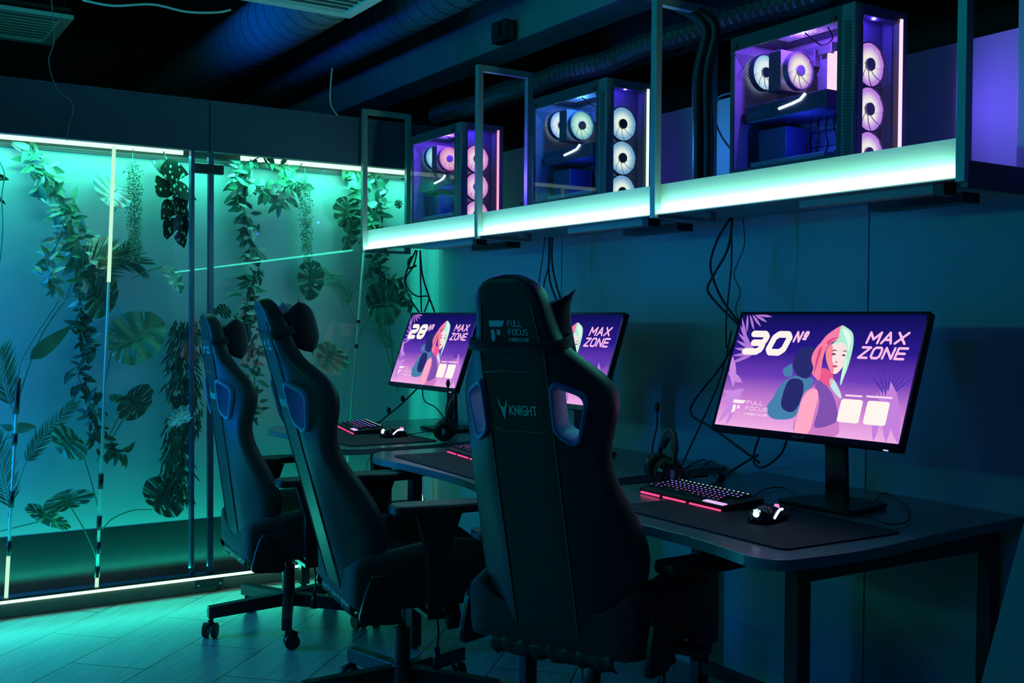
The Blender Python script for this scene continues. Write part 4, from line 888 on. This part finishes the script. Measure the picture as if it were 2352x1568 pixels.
# ------------------------------------------------------------------ gaming chairs
HK = [(0, .15, .02, .045), (.06, .195, .05, .055), (.13, .228, .085, .07), (.22, .242, .105, .072), (.33, .222, .08, .065), (.42, .198, .045, .058), (.49, .192, .038, .056), (.55, .205, .065, .056), (.60, .218, .085, .056), (.645, .212, .082, .056), (.69, .178, .058, .054), (.735, .132, .026, .05), (.78, .108, .014, .052), (.84, .096, .010, .054), (.88, .090, .008, .052)]
def prof(h):
    hs = [k[0] for k in HK]; return [float(np.interp(h, hs, [k[j] for k in HK])) for j in (1, 2, 3)]
def rear_y(x, h):
    hw, d, t_ = prof(h); xc = min(.086, hw*.72); a = abs(x)
    return 0 if a < xc else ((a-xc)/(hw-xc))**1.25*d
WIN = [(.096, .682), (.165, .640), (.140, .525), (.094, .562)]
def back_mesh():
    mb = MB(); hs = [.0, .03, .06, .10, .15, .20, .25, .30, .35, .40, .45, .50, .54, .58, .62, .66, .70, .74, .78, .82, .86, .89, .91, .925]; NX = 16; n = 2*NX+2
    for h in hs:
        hw, d, t_ = prof(min(h, .88)); xc = min(.086, hw*.72)
        if h > .88: hw *= math.sqrt(max(.03, 1-((h-.875)/.052)**2)); t_ *= .95-(h-.88)*6
        for i in range(NX+1):
            x = -hw+2*hw*i/NX; a = abs(x); y = 0 if a < xc else ((a-xc)/max(hw-xc, 1e-3))**1.25*d*(1 if h <= .88 else .6); mb.v.append((x, y, h))
        for i in range(NX+1):
            x = hw-2*hw*i/NX; a = abs(x); y = 0 if a < xc else ((a-xc)/max(hw-xc, 1e-3))**1.25*d*(1 if h <= .88 else .6)
            bol = .6+.4*min(1, (a/hw)**2*1.5) if h < .72 else 1; mb.v.append((x*.985, y+t_*bol, h))
    for j in range(len(hs)-1):
        for i in range(n): a, b = j*n+i, j*n+(i+1) % n; mb.f.append([a, b, b+n, a+n]); mb.m.append(0)
    mb.f.append(list(range(n))[::-1]); mb.m.append(0); mb.f.append([(len(hs)-1)*n+i for i in range(n)]); mb.m.append(0)
    return mb
def make_back_mesh():
    o = back_mesh().build('tmp', M_leather, subsurf=1, smooth=True); cut = MB()
    for s_ in (1, -1):
        pl = rounded([(s_*x, h, 0) for x, h in WIN], .022, 5); cut.prism([(p.x, p.y) for p in pl], -.1, .4, lambda u, v, d: (u, d, v))
    c = cut.build('tmpc', M_leather); b = o.modifiers.new('b', 'BOOLEAN'); b.operation = 'DIFFERENCE'; b.object = c; b.solver = 'EXACT'
    dg = bpy.context.evaluated_depsgraph_get(); dg.update(); me = bpy.data.meshes.new_from_object(o.evaluated_get(dg)); me.name = 'backrest'
    bpy.data.objects.remove(o); bpy.data.objects.remove(c)
    me.materials.clear(); me.materials.append(M_leather)
    return me
BACK = make_back_mesh()
def trim_mesh(s_):
    mb = MB(); a = rounded([(s_*x, h, 0) for x, h in WIN], .024, 6); c = sum((p for p in a), Vector())/len(a)
    n = len(a); rings = []
    for k, (f, side, off) in enumerate(((.90, 0, .006), (.93, 0, .011), (1.05, 0, .012), (1.09, 0, .004), (1.09, 1, -.004), (1.05, 1, -.012), (.93, 1, -.011), (.90, 1, -.006))):
        for p in a:
            q = c+(p-c)*f; y = rear_y(q.x, q.y); hw, d, t_ = prof(q.y)
            mb.v.append((q.x, (y-off) if side == 0 else (y+t_*.85-off), q.y))
    for k in range(8):
        for i in range(n): mb.f.append([k*n+i, k*n+(i+1) % n, ((k+1) % 8)*n+(i+1) % n, ((k+1) % 8)*n+i]); mb.m.append(0)
    return mb.mesh('window_trim', M_trim, True)
TRIM = [trim_mesh(1), trim_mesh(-1)]
def seat_mesh():
    mb = MB(); ys = [-.25, -.235, -.17, -.08, .02, .12, .20, .27, .305, .31]; n = 0
    xs = [-1, -.97, -.86, -.74, -.6, -.35, 0, .35, .6, .74, .86, .97, 1]
    for y in ys:
        e = 1-.10*max(0, (y-.05)/.24)**2 if y < .305 else .80; hw = (.275-.03*max(0, -(y+.05)/.2))*e; bol = .12*(1-.55*max(0, (y-.10)/.21))*(1-.5*max(0, -y/.25)); dz = -.05*max(0, (y-.17)/.14)**2
        top = []; bot = []
        for x in xs:
            a = abs(x); z = .49+dz+(bol*(max(0, (a-.5)/.36))**1.3 if a < .87 else bol*(1-(a-.87)/.13*.5)) ; z -= .02 if y in (-.25, .31) else 0
            top.append((x*hw, y, z)); bot.append((x*hw*(.97 if a > .9 else 1), y, .372+.02*a*a if y not in (-.25, .31) else .41))
        r = top+bot[::-1]; n = len(r); mb.v += r
    for j in range(len(ys)-1):
        for i in range(n): a, b = j*n+i, j*n+(i+1) % n; mb.f.append([a, b, b+n, a+n]); mb.m.append(0)
    mb.f.append(list(range(n))[::-1]); mb.m.append(0); mb.f.append([(len(ys)-1)*n+i for i in range(n)]); mb.m.append(0)
    return mb.mesh('seat', M_fabric, True)
SEAT = seat_mesh()
def pillow_mesh():
    mb = MB(); N = 12; w_, h_ = .128, .078
    for side in (1, -1):
        for j in range(N+1):
            for i in range(N+1):
                u, v = i/N*2-1, j/N*2-1; pu = u*w_*(1-.16*(1-v*v)*abs(u)**2+.07*abs(v)**4); pv = v*h_*(1-.32*(1-u*u)*abs(v)**2+.14*abs(u)**4)
                th = .052*((1-abs(u)**3.5)*(1-abs(v)**3.5))**.6
                mb.v.append((pu, side*th, pv))
    q = (N+1)**2
    for s_ in (0, 1):
        for j in range(N):
            for i in range(N): a = s_*q+j*(N+1)+i; mb.f.append([a, a+1, a+N+2, a+N+1]); mb.m.append(0)
    me = mb.mesh('neck_pillow', M_pillow, True); bm = bmesh.new(); bm.from_mesh(me); bmesh.ops.remove_doubles(bm, verts=bm.verts, dist=.0015); bmesh.ops.recalc_face_normals(bm, faces=bm.faces); bm.to_mesh(me); bm.free(); return me
PILLOW = pillow_mesh()
def chair(cx, cy, face, recline, lift, base_rot, label, pillow=True, arm=.045, swivel=0, shift=0, ph=.055):
    """face: heading of the sitter measured clockwise from +y"""
    t = thing('gaming_chair', label, 'chair', (cx, cy, 0), R(-face))
    # base
    b0 = R(base_rot)-R(-face)
    hub = MB(); hub.cyl((0, 0, .085), (0, 0, .145), .036, .034, 24); hub.build('base_hub', M_chairpl, t, bevel=.004)
    for k in range(5):
        a = b0+k*R(72); ca, sa = math.cos(a), math.sin(a); M = Matrix.Rotation(a, 4, 'Z')
        lg = MB(); vs = []
        for x, z0, z1, w_ in ((.03, .088, .14, .022), (.325, .072, .118, .019)):
            for z in (z0, z1):
                for y in (-w_, w_): vs.append(M @ Vector((x, y, z)))
        lg.add(vs, [(0, 1, 3, 2), (4, 6, 7, 5), (0, 4, 5, 1), (2, 3, 7, 6), (0, 2, 6, 4), (1, 5, 7, 3)])
        lo = lg.build('base_leg', M_chairpl, t, bevel=.003)
        c = M @ Vector((.31, 0, 0)); sw = a+R(60+40*k); d = Vector((math.cos(sw), math.sin(sw), 0)); s_ = Vector((-d.y, d.x, 0)); wc = c+d*.018
        cs = MB(); cs.cyl(c+Vector((0, 0, .055)), c+Vector((0, 0, .080)), .007, n=10)
        for q in (-1, 1): cs.cyl(wc+s_*q*.008+Vector((0, 0, .029)), wc+s_*q*.027+Vector((0, 0, .029)), .029, n=22)
        cs.tube([wc+d*(-.024)+Vector((0, 0, .045)), wc+Vector((0, 0, .062)), wc+d*.022+Vector((0, 0, .05))], .011, 8)
        cs.build('caster', M_black, lo, bevel=.002)
    MB().cyl((0, 0, .14), (0, 0, .26), .026, n=20).build('gas_lift_sleeve', M_chairpl, t, smooth=False)
    MB().cyl((0, 0, .26), (0, 0, .37+lift), .014, n=16).build('gas_lift_rod', M_chrome, t, smooth=True)
    L = lift
    me_ = MB(); me_.box(-.075, .075, -.13, .13, .345+L, .385+L); me_.box(-.20, .20, -.02, .02, .37+L, .385+L); me_.box(-.2, .2, .14, .17, .37+L, .385+L); me_.build('tilt_mechanism', M_chairpl, t, bevel=.004)
    lv = MB(); lv.tube(cr([(.07, .05, .36+L), (.15, .055, .355+L), (.19, .055, .30+L), (.195, .05, .24+L)], 5), .004, 8); lv.cyl((.195, .05, .245+L), (.20, .045, .18+L), .009, .014, 12)
    lv.build('height_lever', M_chairpl, t, smooth=True)
    for kx, ky in ((.16, .10), (.215, .19)):
        MB().tube([(kx, ky, .378+L), (kx+.01, ky+.01, .33+L), (kx+.018, ky+.015, .295+L)], [.026, .028, .024], 14).build('adjuster_knob', M_black, t, smooth=True)
    st = link('seat', SEAT, t, loc=(0, .02, L), subsurf=1)
    sp = MB().tube(cr([(-.262, -.2, .492+L), (-.2, .0, .485+L), (-.12, .10, .478+L), (0, .13, .476+L), (.12, .10, .478+L), (.2, .0, .485+L), (.262, -.2, .492+L)], 6), .004, 6)
    sp.build('seat_piping', M_piping, st, smooth=True).location = (0, -.0, .004-L)
    # back
    pv = Vector((0, -.215, .385+L)); MB_ = Matrix.Translation(pv) @ Matrix.Rotation(R(recline), 4, 'X') @ Matrix.Diagonal((1, 1, 1.04, 1))
    bo = link('backrest', BACK, t); bo.matrix_local = MB_
    for k, tm in enumerate(TRIM): link('window_trim', tm, bo)
    f = lambda d: (lambda u, v: (u*.86, -.0022-d, v))
    lg = MB(); g0 = f(.0); g = lambda u, v: g0(u, .772+(v-.77)*.72)
    lg.add([g(-.058, .842), g(-.008, .842), g(-.018, .822), g(-.058, .822)], [(0, 1, 2, 3)]); lg.add([g(-.056, .812), g(-.044, .812), g(-.044, .782), g(-.048, .774), g(-.056, .77)], [(0, 1, 2, 3, 4)]); lg.add([g(-.037, .812), g(-.026, .812), g(-.026, .795), g(-.037, .795)], [(0, 1, 2, 3)])
    add_text(lg, 'FULL', .0, .046, .822, .842, g, .13); add_text(lg, 'FOCUS', .0, .062, .795, .815, g, .13); add_text(lg, 'CYBER CLUB', .0, .062, .774, .786, g, .2)
    # head panel is curved slightly: keep print on the flat zone
    lg.build('club_print', M_logo, bo)
    g = g0; kn = MB(); em_ = [(-.062, .642), (-.056, .624), (-.048, .617), (-.040, .624), (-.034, .642), (-.034, .626), (-.041, .612), (-.044, .60), (-.048, .588), (-.052, .60), (-.055, .612), (-.062, .626)]
    kn.add([g(*p) for p in em_], [list(range(len(em_)))]); add_text(kn, 'KNIGHT', -.030, .060, .600, .624, g, .15); kn.build('knight_print', M_logo2, bo)
    sm = MB()
    for pts in ([(-.084, .700), (-.04, .704), (.04, .704), (.084, .700)], [(-.084, .572), (-.05, .560), (.05, .560), (.084, .572)]): sm.tube([(u, .0005, v) for u, v in pts], .0022, 6)
    for s_ in (-1, 1):
        pp = [(s_*min(.086, prof(h)[0]*.72)*1.02, 0.0005, h) for h in np.linspace(.04, .86, 24)]; sm.tube(pp, .0022, 6)
    sm.build('seam_piping', M_piping, bo, smooth=True)
    # strap and pillow
    hw, d, t_ = prof(.755+ph)
    ring = [(-hw-.006, d*.6), (-hw*.6, -.007), (0, -.007), (hw*.6, -.007), (hw+.006, d*.6), (hw+.004, d+t_+.004), (hw*.5, t_+.012), (-hw*.5, t_+.012), (-hw-.004, d+t_+.004)]
    mb = MB(); rr = cr([(x, y, 0) for x, y in ring], 3, True); n = len(rr)
    mb.v = [(p.x, p.y, .752+ph) for p in rr]+[(p.x*.97, p.y, .776+ph) for p in rr]; mb.f = [[i, (i+1) % n, (i+1) % n+n, i+n] for i in range(n)]; mb.m = [0]*n
    if pillow:
        so = mb.build('pillow_strap', M_pillow, bo, smooth=True); md = so.modifiers.new('s', 'SOLIDIFY'); md.thickness = .003
        po = link('neck_pillow', PILLOW, bo); po.location = (0, .100, .785+ph*.6)
    # side covers
    for s_ in (-1, 1):
        pl = rounded([(-.07, -.04, 0), (.07, -.05, 0), (.06, .02, 0), (.0, .09, 0), (-.03, .10, 0), (-.05, .04, 0)], .03, 5)
        cv = MB(); cv.prism([(p.x, p.y) for p in pl], s_*.258, s_*.276, lambda u, v, dd: (dd, -.155+u, .40+L+v)); cv.build('recliner_cover', M_chairpl, t, bevel=.004)
        # armrest
        ar = MB(); ax = s_*(.335 if s_ > 0 or swivel == 0 else .27); H = .645+arm
        pl = rounded([(-.035, .0, 0), (.035, .0, 0), (.032, .17, 0), (.075, H-.40, 0), (-.075, H-.40, 0), (-.036, .17, 0)], .012, 4)
        ar.prism([(p.x, p.y) for p in pl], ax-.016, ax+.016, lambda u, v, dd: (dd, .0+u, .405+L+v)); ar.box(min(ax, s_*.15), max(ax, s_*.15), -.03, .03, .372+L, .392+L)
        ao = ar.build('armrest', M_chairpl, t, bevel=.004)
        pl = rounded([(-.046, -.145, 0), (.046, -.145, 0), (.052, .02, 0), (.035, .155, 0), (-.035, .155, 0), (-.052, .02, 0)], .035, 6)
        ap = MB(); ap.prism([(p.x, p.y) for p in pl], -.014, .016, lambda u, v, dd: (u, v, dd))
        ap.build('arm_pad', M_black, ao, bevel=.008, loc=(ax, shift+(.09 if s_ < 0 and swivel else 0), H+.014+L), rot=(0, 0, -R(swivel)))
    # ruched cloth skirt under the backrest
    sk = MB(); n = 22
    for j, (yy, zz) in enumerate(((0.0, .0), (-.008, -.03), (.01, -.055))):
        for i in range(n+1): x = -.18+.36*i/n; sk.v.append((x, yy-.006*math.sin(i*2.4), zz+.02-.004*math.sin(i*1.7)))
    for j in range(2):
        for i in range(n): a = j*(n+1)+i; sk.f.append([a, a+1, a+n+2, a+n+1]); sk.m.append(0)
    so = sk.build('rear_skirt', M_leather, bo, smooth=True); md = so.modifiers.new('s', 'SOLIDIFY'); md.thickness = .004
    return t
chair(-4.17, -1.08, 5, 8, -.065, -94, 'leftmost black gaming chair, farthest away, seen from behind with its star base showing')
chair(-3.10, -1.10, 9, 15.5, 0, 114, 'middle black gaming chair, its back reclined, between the leftmost and nearest chairs')
chair(-2.30, -.945, -26, 14.5, .042, 90, 'nearest black gaming chair, seen large from behind in front of the middle monitor', arm=-.05, swivel=28, shift=-.01, ph=.0)

# slanted panel at the right edge
a = [WY(2352, 1195, -.95), WY(2252, 1568, -.95)]; d_ = (a[1]-a[0])
pts = [a[0]+Vector((.005, 0, .02)), a[0]+d_*1.9, a[0]+d_*1.9+Vector((1.0, 0, 0)), a[0]+Vector((.8, 0, .02))]
zmin = min(p.z for p in pts); k = a[0].z/(-d_.z); pts[1] = a[0]+d_*k; pts[2] = pts[1]+Vector((1.0, 0, 0))
mb = MB(); c0 = pts[1]; vs = [p-c0 for p in pts]; n = 4; mb.add(vs+[v+Vector((0, .03, 0)) for v in vs], [(0, 1, 2, 3), (7, 6, 5, 4)]+[(i, i+4, (i+1) % 4+4, (i+1) % 4) for i in range(4)])
tag(mb.build('slanted_panel', pm('teal_grey_panel', (.2, .27, .27), .6), loc=c0, bevel=.002), 'smooth grey slanted panel cut off at the lower right corner', 'panel')
